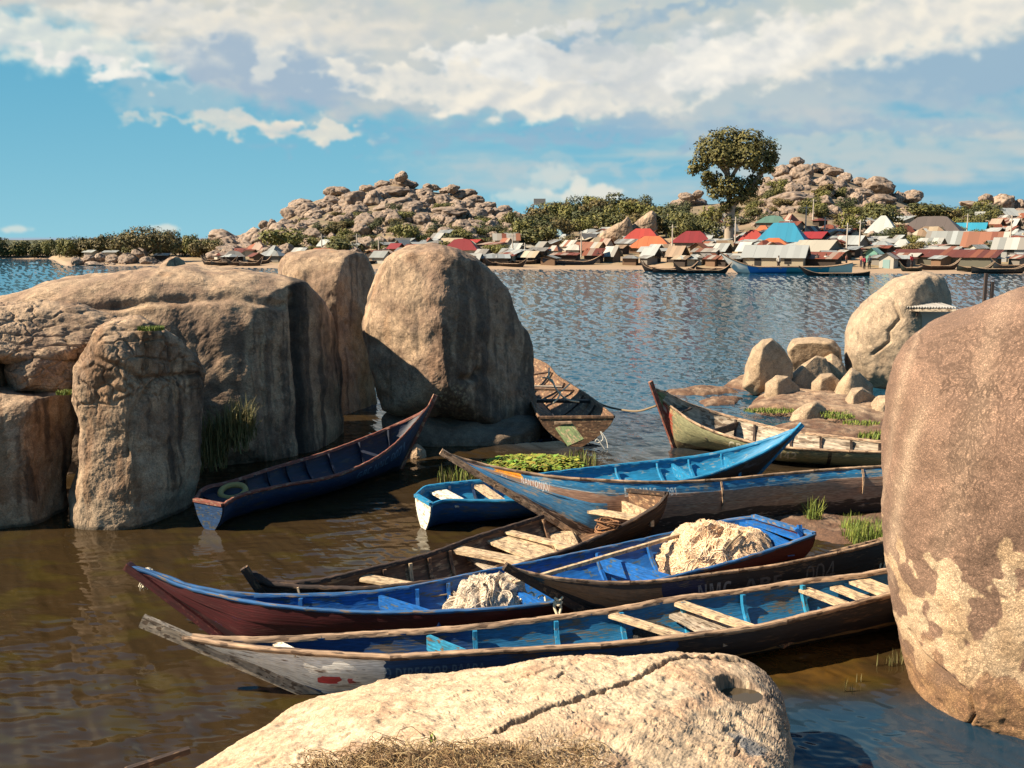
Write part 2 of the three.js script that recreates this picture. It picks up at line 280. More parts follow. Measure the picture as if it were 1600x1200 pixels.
const TAN = [0.52, 0.37, 0.245], BUFF = [0.43, 0.3, 0.2], BROWN = [0.27, 0.175, 0.12], DARK = [0.07, 0.052, 0.042], RUST = [0.36, 0.19, 0.085], PALE = [0.6, 0.5, 0.37], GREYR = [0.25, 0.215, 0.185];
function granite(x, y, z, nx, ny, nz, lx, ly, sd) {
  const n = fbm(x * 0.9 + sd, y * 0.9, z * 0.9, 4), f = fbm(x * 6, y * 6, z * 6 + sd, 3), streak = fbm(x * 2.6 + sd, y * 0.16, z * 2.6, 4), fine = N3(x * 38, y * 38, z * 38);
  let c = mix3(TAN, BUFF, clamp(0.5 + n * 1.4));
  c = mix3(c, BROWN, sstep(0.02, 0.4, n + f * 0.4 + 0.1) * 0.6);
  c = mix3(c, DARK, sstep(0.16, 0.42, streak + f * 0.18) * 0.6 * sstep(0.75, 0.3, Math.abs(ny))); // rain-water stains run down the steep faces
  c = mix3(c, RUST, sstep(0.2, 0.5, fbm(x * 1.3, y * 0.5, z * 1.3 + 40 + sd, 3)) * 0.35);
  const k = 1 + fine * 0.14 + f * 0.25; return [c[0] * k, c[1] * k, c[2] * k];
}
function rock(name, label, o, group) { const m = mesh(name, rockGeo(o), o.mat || rockMat); return tag(m, label, o.category || 'boulder', group); }
const groove = (d, w, depth) => depth * Math.exp(-(d * d) / (w * w));
const polyDist = (x, y, L) => { let b = 1e9; for (let i = 0; i < L.length - 1; i++) { const ax = L[i][0], ay = L[i][1], bx = L[i + 1][0] - ax, by = L[i + 1][1] - ay, t = clamp(((x - ax) * bx + (y - ay) * by) / (bx * bx + by * by)); b = Math.min(b, Math.hypot(x - ax - bx * t, y - ay - by * t)); } return b; };
// cells of cracked, exfoliating crust
function crust(x, y, z, s) { let a = 9, b = 9; const X = x * s, Y = y * s, Z = z * s, ix = Math.floor(X), iy = Math.floor(Y), iz = Math.floor(Z); for (let i = -1; i < 2; i++) for (let j = -1; j < 2; j++) for (let k = -1; k < 2; k++) { const h = Math.sin((ix + i) * 127.1 + (iy + j) * 311.7 + (iz + k) * 74.7) * 43758.5453, h2 = Math.sin((ix + i) * 269.5 + (iy + j) * 183.3 + (iz + k) * 246.1) * 43758.5453, h3 = Math.sin((ix + i) * 113.5 + (iy + j) * 271.9 + (iz + k) * 124.6) * 43758.5453; const d = Math.hypot(ix + i + (h - Math.floor(h)) - X, iy + j + (h2 - Math.floor(h2)) - Y, iz + k + (h3 - Math.floor(h3)) - Z); if (d < a) { b = a; a = d; } else if (d < b) b = d; } return b - a; }

// the tall boulder in the middle
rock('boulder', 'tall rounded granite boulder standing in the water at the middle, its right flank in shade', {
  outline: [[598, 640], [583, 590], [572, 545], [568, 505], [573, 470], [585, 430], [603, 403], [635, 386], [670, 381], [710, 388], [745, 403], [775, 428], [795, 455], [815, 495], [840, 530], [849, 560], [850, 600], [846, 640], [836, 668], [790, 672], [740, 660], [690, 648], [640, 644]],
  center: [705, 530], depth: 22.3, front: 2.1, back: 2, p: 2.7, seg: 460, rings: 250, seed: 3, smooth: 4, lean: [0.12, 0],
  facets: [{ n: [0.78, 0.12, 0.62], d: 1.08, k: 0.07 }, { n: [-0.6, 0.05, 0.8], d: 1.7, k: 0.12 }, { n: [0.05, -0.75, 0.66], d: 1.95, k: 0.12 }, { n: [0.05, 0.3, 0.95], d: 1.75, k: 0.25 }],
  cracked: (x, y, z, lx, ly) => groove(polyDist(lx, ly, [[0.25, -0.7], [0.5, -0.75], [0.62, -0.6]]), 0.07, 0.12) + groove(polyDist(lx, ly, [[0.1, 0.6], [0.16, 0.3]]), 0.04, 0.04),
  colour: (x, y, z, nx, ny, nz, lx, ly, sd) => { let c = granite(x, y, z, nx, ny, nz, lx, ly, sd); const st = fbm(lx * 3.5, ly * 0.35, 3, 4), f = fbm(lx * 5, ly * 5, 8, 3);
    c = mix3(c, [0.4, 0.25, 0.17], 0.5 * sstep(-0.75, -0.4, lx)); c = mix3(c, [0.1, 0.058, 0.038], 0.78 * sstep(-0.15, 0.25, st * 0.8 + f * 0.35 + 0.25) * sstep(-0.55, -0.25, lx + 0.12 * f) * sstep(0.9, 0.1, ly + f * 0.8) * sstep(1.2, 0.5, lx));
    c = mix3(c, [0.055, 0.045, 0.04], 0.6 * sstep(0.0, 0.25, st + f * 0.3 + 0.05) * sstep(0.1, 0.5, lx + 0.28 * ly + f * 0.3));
    c = mix3(c, [0.55, 0.43, 0.27], 0.6 * sstep(0.1, 0.4, fbm(lx * 9, ly * 9, 2, 3)) * sstep(-0.7, -1.0, ly) * sstep(0.6, 0.2, Math.abs(lx)));
    return c; },
});
rock('boulder', 'low dark ledge of rock at the waterline under the tall middle boulder', {
  outline: [[596, 650], [640, 643], [700, 650], [760, 658], [846, 650], [848, 690], [830, 704], [760, 712], [700, 716], [640, 716], [600, 705]], center: [722, 684], depth: 21.9, front: 1.35, back: 1.6, p: 2.6, seg: 260, rings: 110, seed: 9,
  colour: (...a) => { const c = granite(...a); return mix3(c, [0.1, 0.085, 0.065], 0.65); },
});
rock('boulder', 'flat-topped upright boulder between the long left rock and the tall middle boulder', {
  outline: [[434, 440], [436, 414], [446, 399], [465, 393], [505, 391], [550, 391], [574, 399], [588, 414], [592, 440], [584, 475], [577, 520], [586, 580], [600, 640], [604, 720], [540, 720], [500, 640], [460, 560], [440, 490]], center: [522, 520], depth: 25.5, front: 1.4, back: 1.6, p: 3, seg: 300, rings: 150, seed: 14, lean: [0.25, 0],
  facets: [{ n: [0.86, 0.0, 0.5], d: 0.78, k: 0.12 }],
  colour: (x, y, z, nx, ny, nz, lx, ly, sd) => { const c = granite(x, y, z, nx, ny, nz, lx, ly, sd); return mix3(c, [0.42, 0.24, 0.09], 0.7 * sstep(0.3, 0.75, lx + 0.2 * fbm(lx * 3, ly * 0.6, 2, 3)) * sstep(0.9, 0.2, ly)); },
});
// the long flat-topped boulder on the left
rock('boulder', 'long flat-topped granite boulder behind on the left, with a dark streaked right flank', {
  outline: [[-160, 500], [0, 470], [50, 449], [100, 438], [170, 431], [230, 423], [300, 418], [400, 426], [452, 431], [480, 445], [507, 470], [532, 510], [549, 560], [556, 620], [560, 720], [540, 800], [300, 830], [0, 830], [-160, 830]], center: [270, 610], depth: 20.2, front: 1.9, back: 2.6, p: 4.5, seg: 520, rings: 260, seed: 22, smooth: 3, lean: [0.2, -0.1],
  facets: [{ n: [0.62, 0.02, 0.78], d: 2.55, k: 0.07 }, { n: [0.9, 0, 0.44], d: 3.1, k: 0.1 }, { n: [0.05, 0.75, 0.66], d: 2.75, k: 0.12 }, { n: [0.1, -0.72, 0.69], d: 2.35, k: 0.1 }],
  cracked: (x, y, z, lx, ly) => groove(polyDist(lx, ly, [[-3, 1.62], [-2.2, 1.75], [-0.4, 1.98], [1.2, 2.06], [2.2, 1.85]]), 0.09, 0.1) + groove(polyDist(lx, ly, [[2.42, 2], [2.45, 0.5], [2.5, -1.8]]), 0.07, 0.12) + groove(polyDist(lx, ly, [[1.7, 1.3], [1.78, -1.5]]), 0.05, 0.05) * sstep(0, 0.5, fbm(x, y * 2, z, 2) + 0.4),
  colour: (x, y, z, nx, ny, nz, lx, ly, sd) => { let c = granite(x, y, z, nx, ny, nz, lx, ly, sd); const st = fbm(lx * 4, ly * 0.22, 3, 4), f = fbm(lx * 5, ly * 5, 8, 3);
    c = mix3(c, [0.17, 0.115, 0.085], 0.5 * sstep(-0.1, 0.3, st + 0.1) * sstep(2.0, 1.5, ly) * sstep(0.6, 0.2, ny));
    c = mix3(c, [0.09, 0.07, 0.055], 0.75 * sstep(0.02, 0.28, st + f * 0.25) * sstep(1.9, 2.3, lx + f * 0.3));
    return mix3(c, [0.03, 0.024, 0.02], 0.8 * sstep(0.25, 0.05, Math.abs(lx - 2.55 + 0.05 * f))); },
});
// the front left rocks, cracked into blocks
const crackedColour = (x, y, z, nx, ny, nz, lx, ly, sd) => { let c = granite(x, y, z, nx, ny, nz, lx, ly, sd); const st = fbm(lx * 4, ly * 0.3, 6 + sd, 4), f = fbm(lx * 7, ly * 7, 8, 3); c = mix3(c, [0.3, 0.165, 0.085], 0.55 * sstep(-0.05, 0.3, st + f * 0.3 + 0.05)); c = mix3(c, [0.045, 0.035, 0.028], 0.75 * sstep(0.08, 0.35, st * 0.9 + f * 0.15) * sstep(-0.1, 0.4, lx)); c = mix3(c, [0.52, 0.4, 0.28], 0.6 * sstep(0.5, 0.42, y + 0.16 * st + 0.1 * f)); return mix3(c, [0.07, 0.055, 0.035], 0.8 * sstep(0.07, 0.04, y + 0.03 * f)); };
rock('boulder', 'upright rock column on the left with a cracked crown and a tuft of moss', {
  outline: [[104, 845], [112, 790], [118, 740], [119, 690], [117, 640], [121, 600], [119, 578], [144, 542], [150, 516], [180, 500], [215, 498], [250, 514], [285, 530], [310, 558], [328, 585], [326, 620], [320, 680], [312, 745], [302, 800], [270, 812], [200, 830], [140, 846]], center: [212, 672], depth: 15.4, front: 1.2, back: 1.3, p: 4, seg: 460, rings: 230, seed: 31, smooth: 1, lean: [0.1, 0],
  facets: [{ n: [0.74, 0, 0.67], d: 0.62, k: 0.08 }, { n: [-0.45, 0, 0.89], d: 0.95, k: 0.08 }, { n: [0.2, 0.72, 0.66], d: 1.55, k: 0.1 }],
  cracked: (x, y, z, lx, ly) => { const up = sstep(0.35, 0.75, ly + 0.25 * fbm(x * 2, y * 2, z * 2, 2)); return up * (groove(crust(x + 0.15 * fbm(x * 3, y * 3, z * 3, 2), y, z, 3.2), 0.09, 0.035) - 0.01 - 0.018 * ridged(x * 4, y * 4, z * 4, 3)) + groove(polyDist(lx, ly, [[-0.5, 1.3], [-0.1, 1.15], [0.15, 0.95], [0.6, 0.9], [1, 0.85]]), 0.04, 0.07) + groove(polyDist(lx, ly, [[0.3, 0.85], [0.0, 0.4], [-0.15, -0.2]]), 0.05, 0.07) + groove(polyDist(lx, ly, [[-0.9, 0.5], [-0.85, -0.3], [-0.95, -1]]), 0.05, 0.06); },
  colour: crackedColour,
});
rock('boulder', 'square rock block at the far left edge standing in the water', {
  outline: [[-160, 640], [-100, 608], [0, 606], [60, 604], [112, 609], [121, 640], [112, 700], [106, 760], [102, 845], [50, 846], [-60, 846], [-160, 846]], center: [0, 720], depth: 15.55, front: 1.2, back: 1.3, p: 4.2, seg: 340, rings: 170, seed: 41, smooth: 2, lean: [0.15, 0],
  facets: [{ n: [0.8, 0, 0.6], d: 1.05, k: 0.08 }], colour: crackedColour,
  cracked: (x, y, z, lx, ly) => groove(polyDist(lx, ly, [[-0.4, 1.4], [-0.35, -1.4]]), 0.08, 0.08),
});
const crustCut = (x, y, z) => groove(crust(x + 0.1 * fbm(x * 3, y * 3, z * 3, 2), y * 1.6, z, 2.6), 0.08, 0.03) - 0.03 * ridged(x * 4, y * 4, z * 4, 3);
rock('boulder', 'cracked slab of rock lying topmost on the blocks at the left edge', {
  outline: [[-160, 520], [-100, 490], [0, 479], [60, 475], [112, 477], [182, 496], [154, 520], [140, 545], [121, 566], [90, 560], [60, 566], [0, 558], [-100, 566]], center: [20, 520], depth: 16.6, front: 1.4, back: 1.4, p: 3, seg: 340, rings: 150, seed: 44, smooth: 1, cracked: crustCut, facets: [{ n: [0.1, 0.8, 0.6], d: 0.62, k: 0.06 }],
});
rock('boulder', 'rounded block wedged under the cracked slab at the left edge', {
  outline: [[8, 575], [20, 556], [50, 545], [90, 548], [118, 566], [122, 590], [112, 606], [60, 612], [20, 608]], center: [66, 580], depth: 16.2, front: 0.95, back: 1, p: 2.4, seg: 260, rings: 120, seed: 47, smooth: 2, cracked: (x, y, z) => 0.6 * crustCut(x, y, z),
  facets: [{ n: [0.55, 0.1, 0.83], d: 0.72, k: 0.05 }],
});
rock('boulder', 'small dark block beside the rounded one under the slab, cut by the left edge', { outline: [[-90, 570], [-30, 556], [0, 560], [10, 590], [6, 612], [-90, 612]], depth: 16.3, front: 0.85, back: 0.9, p: 3, seg: 160, rings: 90, seed: 48 });
// the huge boulder at the right edge
rock('boulder', 'huge brown speckled granite boulder filling the right edge, with pale lichen on its lower half', {
  outline: [[1384, 700], [1389, 640], [1394, 590], [1406, 550], [1428, 522], [1455, 504], [1495, 488], [1540, 467], [1600, 446], [1720, 425], [1860, 460], [1960, 640], [1980, 850], [1900, 1080], [1780, 1240], [1640, 1230], [1560, 1200], [1500, 1180], [1462, 1156], [1442, 1112], [1428, 1060], [1412, 960], [1397, 860], [1387, 780]], center: [1660, 820], depth: 9.4, front: 1.75, back: 1.45, p: 2.5, seg: 620, rings: 330, seed: 52, mat: speckMat, uvs: 1.15, smooth: 3, rough: 0.8, lump: 0.7,
  cracked: (x, y, z, lx, ly) => groove(polyDist(lx, ly, [[-1.22, -0.98], [-1.08, -1.1], [-0.8, -1.2], [-0.62, -1.32], [-0.56, -1.5], [-0.6, -1.62], [-0.8, -1.78], [-0.72, -1.98], [-0.7, -2.3]]), 0.012, 0.05) + 0.03 * sstep(0.1, 0.4, fbm(lx * 4, ly * 4, 2, 3)) * sstep(-1.2, -1.8, ly) + groove(polyDist(lx, ly, [[-0.72, -2.1], [-0.66, -2.3], [-0.68, -2.6]]), 0.07, 0.16),
  colour: (x, y, z, nx, ny, nz, lx, ly, sd) => {
    const f = fbm(lx * 1.7, ly * 1.7, 3, 5), g2 = fbm(lx * 5, ly * 5, 6, 4), sp = 0;
    let c = mix3([0.5, 0.32, 0.23], [0.38, 0.24, 0.17], clamp(0.5 + f * 1.3));
    const wob = 0.1 * fbm(lx * 1.2, ly * 0.8, 5, 3), band = (x0, k, w0) => Math.exp(-(((lx - x0 - k * (ly - 0.5) + wob) / w0) ** 2)); // worn pale runs
    c = mix3(c, [0.8, 0.6, 0.44], 0.75 * clamp(band(-1.35, 0.16, 0.08) * sstep(1.6, 0.9, ly) + 0.6 * band(-1.6, 0.12, 0.05) + 0.35 * band(-0.85, 0.12, 0.12)) * sstep(-1.0, 0.2, ly + f));
    const bias = keyed([[-1.6, -0.5], [-1.25, 0.0], [-0.95, 0.3], [-0.45, 0.24], [-0.1, -0.08], [0.2, -0.2], [0.45, -0.6]], ly) - 0.35 * sstep(-1.15, -1.5, lx);
    const li = sstep(0.0, 0.06, 1.0 * fbm(lx * 2.3 + 4, ly * 1.7, 7, 3) + g2 * 0.22 + bias);
    c = mix3(c, mix3([1.2, 0.93, 0.64], [0.98, 0.7, 0.44], clamp(0.5 + f * 1.6)), li * 0.92);
    c = mix3(c, mix3([0.7, 0.42, 0.2], [0.5, 0.28, 0.14], clamp(0.5 + g2 * 2)), sstep(-1.0, -1.4, ly + 0.4 * f) * 0.8 * sstep(-1.7, -1.3, lx - 0.2 * g2));
    c = mix3(c, [0.72, 0.62, 0.48], 0.8 * sstep(0.42, 0.6, fbm(lx * 12, ly * 12, 1, 3)) * sstep(-1.4, -1.8, ly));
    return c; },
});
// the pale boulder standing in the water on the right
rock('boulder', 'pale egg-shaped boulder standing behind the heap of stones on the right', {
  outline: [[1320, 560], [1322, 525], [1328, 500], [1346, 474], [1370, 454], [1400, 436], [1430, 426], [1455, 425], [1475, 433], [1487, 455], [1492, 478], [1494, 520], [1482, 580], [1445, 606], [1392, 620], [1345, 606], [1325, 585]], depth: 29.5, front: 1.7, back: 1.7, p: 2.4, seg: 300, rings: 150, seed: 61,
  facets: [{ n: [0.8, 0.15, 0.58], d: 1.25, k: 0.12 }],
  cracked: (x, y, z, lx, ly) => groove(polyDist(lx, ly, [[-0.2, 0.8], [0.0, 0.4], [-0.3, 0], [-0.25, -0.3], [-0.7, -0.7]]), 0.05, 0.08),
  colour: (x, y, z, nx, ny, nz, lx, ly, sd) => mix3(granite(x, y, z, nx, ny, nz, lx, ly, sd), [0.55, 0.45, 0.33], 0.5),
});
// heap of smaller stones
const paleC = (x, y, z, nx, ny, nz, lx, ly, sd) => mix3(granite(x, y, z, nx, ny, nz, lx, ly, sd), [0.55, 0.42, 0.28], 0.6);
const stones = [
  ['pointed stone at the left end of the heap on the right, tallest of the heap', [[1160, 604], [1164, 572], [1175, 545], [1190, 530], [1207, 527], [1225, 547], [1241, 572], [1240, 592], [1210, 604], [1180, 616]], 27.6, 0.9, [{ n: [0.75, 0.1, 0.65], d: 0.42, k: 0.04 }]],
  ['broad dark-topped stone at the back of the heap on the right', [[1230, 545], [1238, 531], [1270, 528], [1300, 531], [1314, 545], [1316, 575], [1290, 590], [1240, 580]], 29.5, 0.9, [{ n: [0.0, -0.4, 0.92], d: 0.42, k: 0.04 }]],
  ['large sloping pale stone in the middle of the heap on the right', [[1222, 596], [1245, 575], [1275, 555], [1292, 560], [1302, 590], [1298, 612], [1260, 622], [1232, 612]], 28.2, 0.8, [{ n: [0.5, 0.2, 0.84], d: 0.4, k: 0.04 }]],
  ['squarish stone in front of the pointed stone of the heap', [[1195, 628], [1197, 600], [1212, 587], [1232, 587], [1252, 605], [1256, 622], [1230, 632]], 26.2, 0.5, [{ n: [0.7, 0.1, 0.7], d: 0.22, k: 0.03 }]],
  ['small upright stone at the middle front of the heap', [[1265, 622], [1268, 598], [1282, 584], [1300, 584], [1314, 598], [1312, 620], [1290, 628]], 26.8, 0.5, [{ n: [0.6, 0.1, 0.79], d: 0.3, k: 0.03 }]],
  ['tilted triangular stone leaning beside the pale egg-shaped boulder', [[1296, 628], [1310, 598], [1330, 574], [1345, 582], [1364, 604], [1362, 625], [1330, 634]], 26.4, 0.6, [{ n: [0.65, 0.2, 0.73], d: 0.36, k: 0.04 }]],
  ['dark-sided stone with a sunlit left face, at the front right of the heap', [[1317, 655], [1318, 628], [1330, 606], [1348, 605], [1372, 622], [1368, 648], [1340, 662]], 24.8, 0.55, [{ n: [0.8, 0.05, 0.6], d: 0.2, k: 0.03 }]],
  ['rounded triangular stone half hidden by the huge right boulder', [[1340, 664], [1352, 640], [1372, 620], [1390, 616], [1410, 640], [1410, 668], [1370, 674]], 24.2, 0.6, [{ n: [0.7, 0.2, 0.68], d: 0.45, k: 0.04 }]],
  ['lone pale stone lying on the wet ledge nearest the green boat', [[1234, 660], [1240, 645], [1255, 634], [1275, 628], [1290, 640], [1292, 662], [1270, 672], [1245, 670]], 23.6, 0.45, [{ n: [0.7, 0.1, 0.7], d: 0.28, k: 0.03 }]],
  ['wedge of pale stone between the back stone and the pale boulder', [[1278, 580], [1285, 562], [1300, 554], [1316, 566], [1328, 586], [1310, 600], [1285, 598]], 28.8, 0.5, []],
];
stones.forEach(([label, outline, depth, front, facets], i) => rock('stone', label, { outline, depth, front, back: front, p: 2.6, seg: 150, rings: 70, seed: 70 + i * 3, smooth: 4, rough: 0.6, facets, colour: paleC, category: 'stone' }));
const wetC = (x, y, z, nx, ny, nz, lx, ly, sd) => { const c = granite(x, y, z, nx, ny, nz, lx, ly, sd); return mix3(c, [0.16, 0.085, 0.05], clamp(0.75 - 2.2 * (y - 0.12) + fbm(x * 2, y * 2, z * 2, 2))); };
function ledge(label, pts, h, seed, category = 'rock ledge') { // low flat rock given by its rim at the waterline
  const P = pts.map(([px, py]) => onY(px, py, 0)), c = P.reduce((a, b) => a.add(b), V(0, 0, 0)).multiplyScalar(1 / P.length), seg = 160, rings = 50, Q = [];
  const poly = P.map((p) => [p.x - c.x, p.z - c.z]), R = [];
  for (let k = 0; k < seg; k++) { const a = k / seg * 2 * Math.PI, dx = Math.cos(a), dy = Math.sin(a); let best = 0.05; for (let i = 0; i < poly.length; i++) { const A = poly[i], B = poly[(i + 1) % poly.length], ex = B[0] - A[0], ey = B[1] - A[1], den = dx * ey - dy * ex, t = (A[0] * ey - A[1] * ex) / den, s = (A[0] * dy - A[1] * dx) / den; if (t > 0 && s >= 0 && s <= 1) best = Math.max(best, t); } R.push(best); }
  for (let i = 0; i < rings; i++) for (let k = 0; k < seg; k++) { const t = i / (rings - 1), r = R[k] * t * 1.06, a = k / seg * 2 * Math.PI, x = c.x + Math.cos(a) * r, z = c.z + Math.sin(a) * r; Q.push(V(x, h * (1 - Math.pow(t, 4)) - 0.12 * Math.pow(t, 6) + (0.09 * fbm(x * 1.3, z * 1.3, seed, 4) + 0.02 * fbm(x * 7, z * 7, seed, 2)) * (1 - 0.4 * t), z)); }
  const col = new Float32Array(Q.length * 3); Q.forEach((p, i) => col.set(wetC(p.x, p.y, p.z, 0, 1, 0, 0, 0, seed), i * 3));
  const g = gridGeo(Q, rings, seg, (r, k, p) => [p.x * 0.7, p.z * 0.7], true, col); g.index.array.reverse(); g.computeVertexNormals();
  return tag(mesh('rock_ledge', g, rockMat), label, category);
}
ledge('broad flat pale ledge under the heap of stones on the right', [[1165, 640], [1180, 622], [1230, 614], [1300, 618], [1400, 630], [1420, 660], [1330, 668], [1250, 652], [1190, 650]], 0.3, 1);
ledge('low pale ledge at the water left of the heap of stones', [[1128, 604], [1150, 592], [1200, 590], [1230, 604], [1170, 612]], 0.22, 2);
ledge('wet dark ledge awash beyond the bow of the green boat', [[1035, 612], [1080, 604], [1150, 606], [1160, 614], [1100, 618], [1050, 618]], 0.1, 3);
ledge('thin wet ledge awash nearer the bow of the green boat', [[1085, 628], [1130, 618], [1165, 622], [1150, 632], [1100, 636]], 0.09, 4);
ledge('brown wet rock shelf between the lone pale stone and the green boat', [[1190, 668], [1250, 656], [1340, 664], [1430, 660], [1440, 690], [1330, 690], [1230, 680]], 0.13, 5);
ledge('muddy bank with pale stones at the right, below the long blue boat', [[1180, 812], [1240, 800], [1330, 806], [1430, 800], [1440, 850], [1330, 854], [1255, 846]], 0.085, 6, 'bank');
rock('stone', 'small dark stone in the shade below the bow of the blue boat on the left', { outline: [[632, 718], [640, 700], [652, 693], [665, 706], [668, 718], [650, 724]], depth: 19.6, front: 0.3, back: 0.3, p: 2.2, seg: 70, rings: 36, seed: 90, category: 'stone' });
rock('boulder', 'pale pointed rock rising from the lake beyond the long left boulder', { outline: [[245, 425], [252, 412], [262, 403], [274, 400], [288, 408], [296, 420], [285, 428]], depth: 92, front: 1.6, back: 1.6, p: 2.2, seg: 90, rings: 50, seed: 91, facets: [{ n: [0.6, 0.1, 0.79], d: 0.7, k: 0.1 }] });
// ---------------------------------------------------------------- wooden boats
const grainN = (() => { const a = tileNoise(31, 128), b = tileNoise(32, 64), c = tileNoise(33, 256); return (u, v) => a(u * 0.06, v) * 0.5 + b(u * 0.12, v * 2) * 0.3 + c(u * 0.5, v * 0.9) * 0.25; })();
const woodTex = (base, amp, seed, wear = 0, wearC = base) => { const a = tileNoise(seed, 64), b = tileNoise(seed + 1, 24), c = tileNoise(seed + 2, 110); return dataTex(512, 512, (u, v) => { const g = a(u * 0.14, v) * 0.5 + c(u * 0.3, v) * 0.35 + b(u, v) * 0.35; let k = 1 + amp * g; const q = wear ? sstep(0.12, 0.35, b(u * 0.6, v * 1.4) + 0.45 * c(u * 0.4, v) - 0.5 + wear) : 0; return [lerp(base[0], wearC[0], q) * k, lerp(base[1], wearC[1], q) * k, lerp(base[2], wearC[2], q) * k]; }); };
const grainBump = (() => { const a = tileNoise(41, 64), c = tileNoise(42, 128); return dataTex(256, 256, (u, v) => { const k = 128 + 70 * a(u * 0.14, v) + 50 * c(u * 0.3, v); return [k, k, k]; }, false); })();
const wood = (base, amp, seed, wear, wearC, rough = 0.8) => new THREE.MeshStandardMaterial({ map: woodTex(base, amp, seed, wear, wearC), bumpMap: grainBump, bumpScale: 0.004, roughness: rough });
const W = {
  pale: wood([176, 152, 120], 0.3, 51, 0.3, [128, 106, 84]), grey: wood([150, 136, 118], 0.35, 54, 0.3, [96, 80, 64]), brown: wood([96, 70, 50], 0.4, 57, 0.25, [140, 112, 82]), dark: wood([48, 34, 26], 0.45, 60, 0.2, [92, 70, 50]),
  black: wood([26, 22, 20], 0.5, 63, 0.14, [70, 56, 44]), blue: wood([16, 84, 150], 0.22, 66, 0.1, [70, 84, 96], 0.55), teal: wood([30, 118, 150], 0.3, 69, 0.3, [86, 74, 62]), navy: wood([14, 48, 86], 0.3, 72, 0.14, [60, 58, 56], 0.6), deep: wood([10, 22, 44], 0.35, 93, 0.1, [44, 40, 40], 0.6), ink: wood([10, 48, 84], 0.25, 96, 0.1, [60, 60, 60], 0.6),
  red: wood([56, 10, 12], 0.25, 75, 0.06, [90, 50, 40], 0.55), rail: wood([158, 130, 104], 0.35, 78, 0.35, [98, 76, 58]), railRed: wood([112, 62, 50], 0.3, 81, 0.3, [140, 110, 90]), green: wood([92, 104, 66], 0.3, 84, 0.3, [128, 112, 84]), sky: wood([24, 112, 152], 0.16, 87, 0.05, [110, 130, 140], 0.6), white: wood([206, 200, 184], 0.2, 90, 0.2, [150, 130, 104]),
};
W.blueRail = wood([34, 84, 132], 0.3, 97, 0.3, [104, 92, 84]);
const ropeMat = std(rgb(196, 182, 152), 0.95), ropeDark = std(rgb(120, 104, 82), 0.95);
// painted hull side: bands by height (v: 1 at the gunwale, 0 at the keel), worn along the grain, with lettering
function hullTex(o) {
  const TW = 2048, TH = 256, cv = document.createElement('canvas'); cv.width = TW; cv.height = TH; const c = cv.getContext('2d'); c.fillStyle = '#000'; c.fillRect(0, 0, TW, TH);
  const inks = [];
  for (const t of o.text || []) { inks.push(t); c.save(); c.fillStyle = 'rgb(' + (inks.length * 20 + 15) + ',0,0)'; const h = (t.v1 - t.v0) * TH; c.font = (t.bold === false ? '' : 'bold ') + Math.round(h * 1.28) + 'px ' + (t.font || 'sans-serif'); c.textBaseline = 'alphabetic'; const w = c.measureText(t.s).width; c.translate(t.u0 * TW, (1 - t.v0) * TH); c.scale((t.u1 - t.u0) * TW / w, 1); if (t.box) c.fillRect(0, -h, w, h); else c.fillText(t.s, 0, 0); c.restore(); }
  const im = c.getImageData(0, 0, TW, TH).data, A = tileNoise(o.seed, 48), B = tileNoise(o.seed + 1, 16), C = tileNoise(o.seed + 2, 128), D = tileNoise(o.seed + 3, 300);
  return dataTex(TW, TH, (u, v, x, y) => {
    const n = A(u, v * 0.3), m = B(u * 1.0, v * 0.35), f = C(u, v * 0.5), g = D(u * 0.5, v);
    let col = o.bands[0][1]; for (const b of o.bands) if (v + 0.05 * m + 0.03 * n < b[0]) col = b[1];
    for (const p of o.patches || []) if (u > p.u0 + 0.004 * n && u < p.u1 + 0.004 * n && v > p.v0 + 0.03 * n && v < p.v1) col = p.c;
    const q = sstep(0.0, 0.3, 0.5 * n + 0.5 * m + 0.5 * f + 0.35 * g - 0.62 + (o.wear || 0.3) + (o.wearLow || 0) * (0.6 - v)), k = 1 + 0.12 * f + 0.16 * g;
    let r = mix3(col, o.wood || [120, 96, 74], q * (o.wearMax ?? 0.9));
    const id = im[((TH - 1 - y) * TW + x) * 4]; if (id > 20) { const t = inks[Math.round((id - 15) / 20) - 1]; if (t) r = mix3(r, t.c, (t.a ?? 0.9) * (1 - 0.8 * sstep(0.1, 0.35, f * 0.6 + g * 0.4 + m * 0.5 - 0.25 + (t.worn || 0.1)))); }
    return [r[0] * k, r[1] * k, r[2] * k];
  });
}
const hullMat = (o, rough = 0.62) => new THREE.MeshStandardMaterial({ map: hullTex(o), bumpMap: grainBump, bumpScale: 0.003, roughness: rough });
const curve = (pts) => { const c = new THREE.CatmullRomCurve3(pts, false, 'centripetal'); c.arcLengthDivisions = 400; return c; };
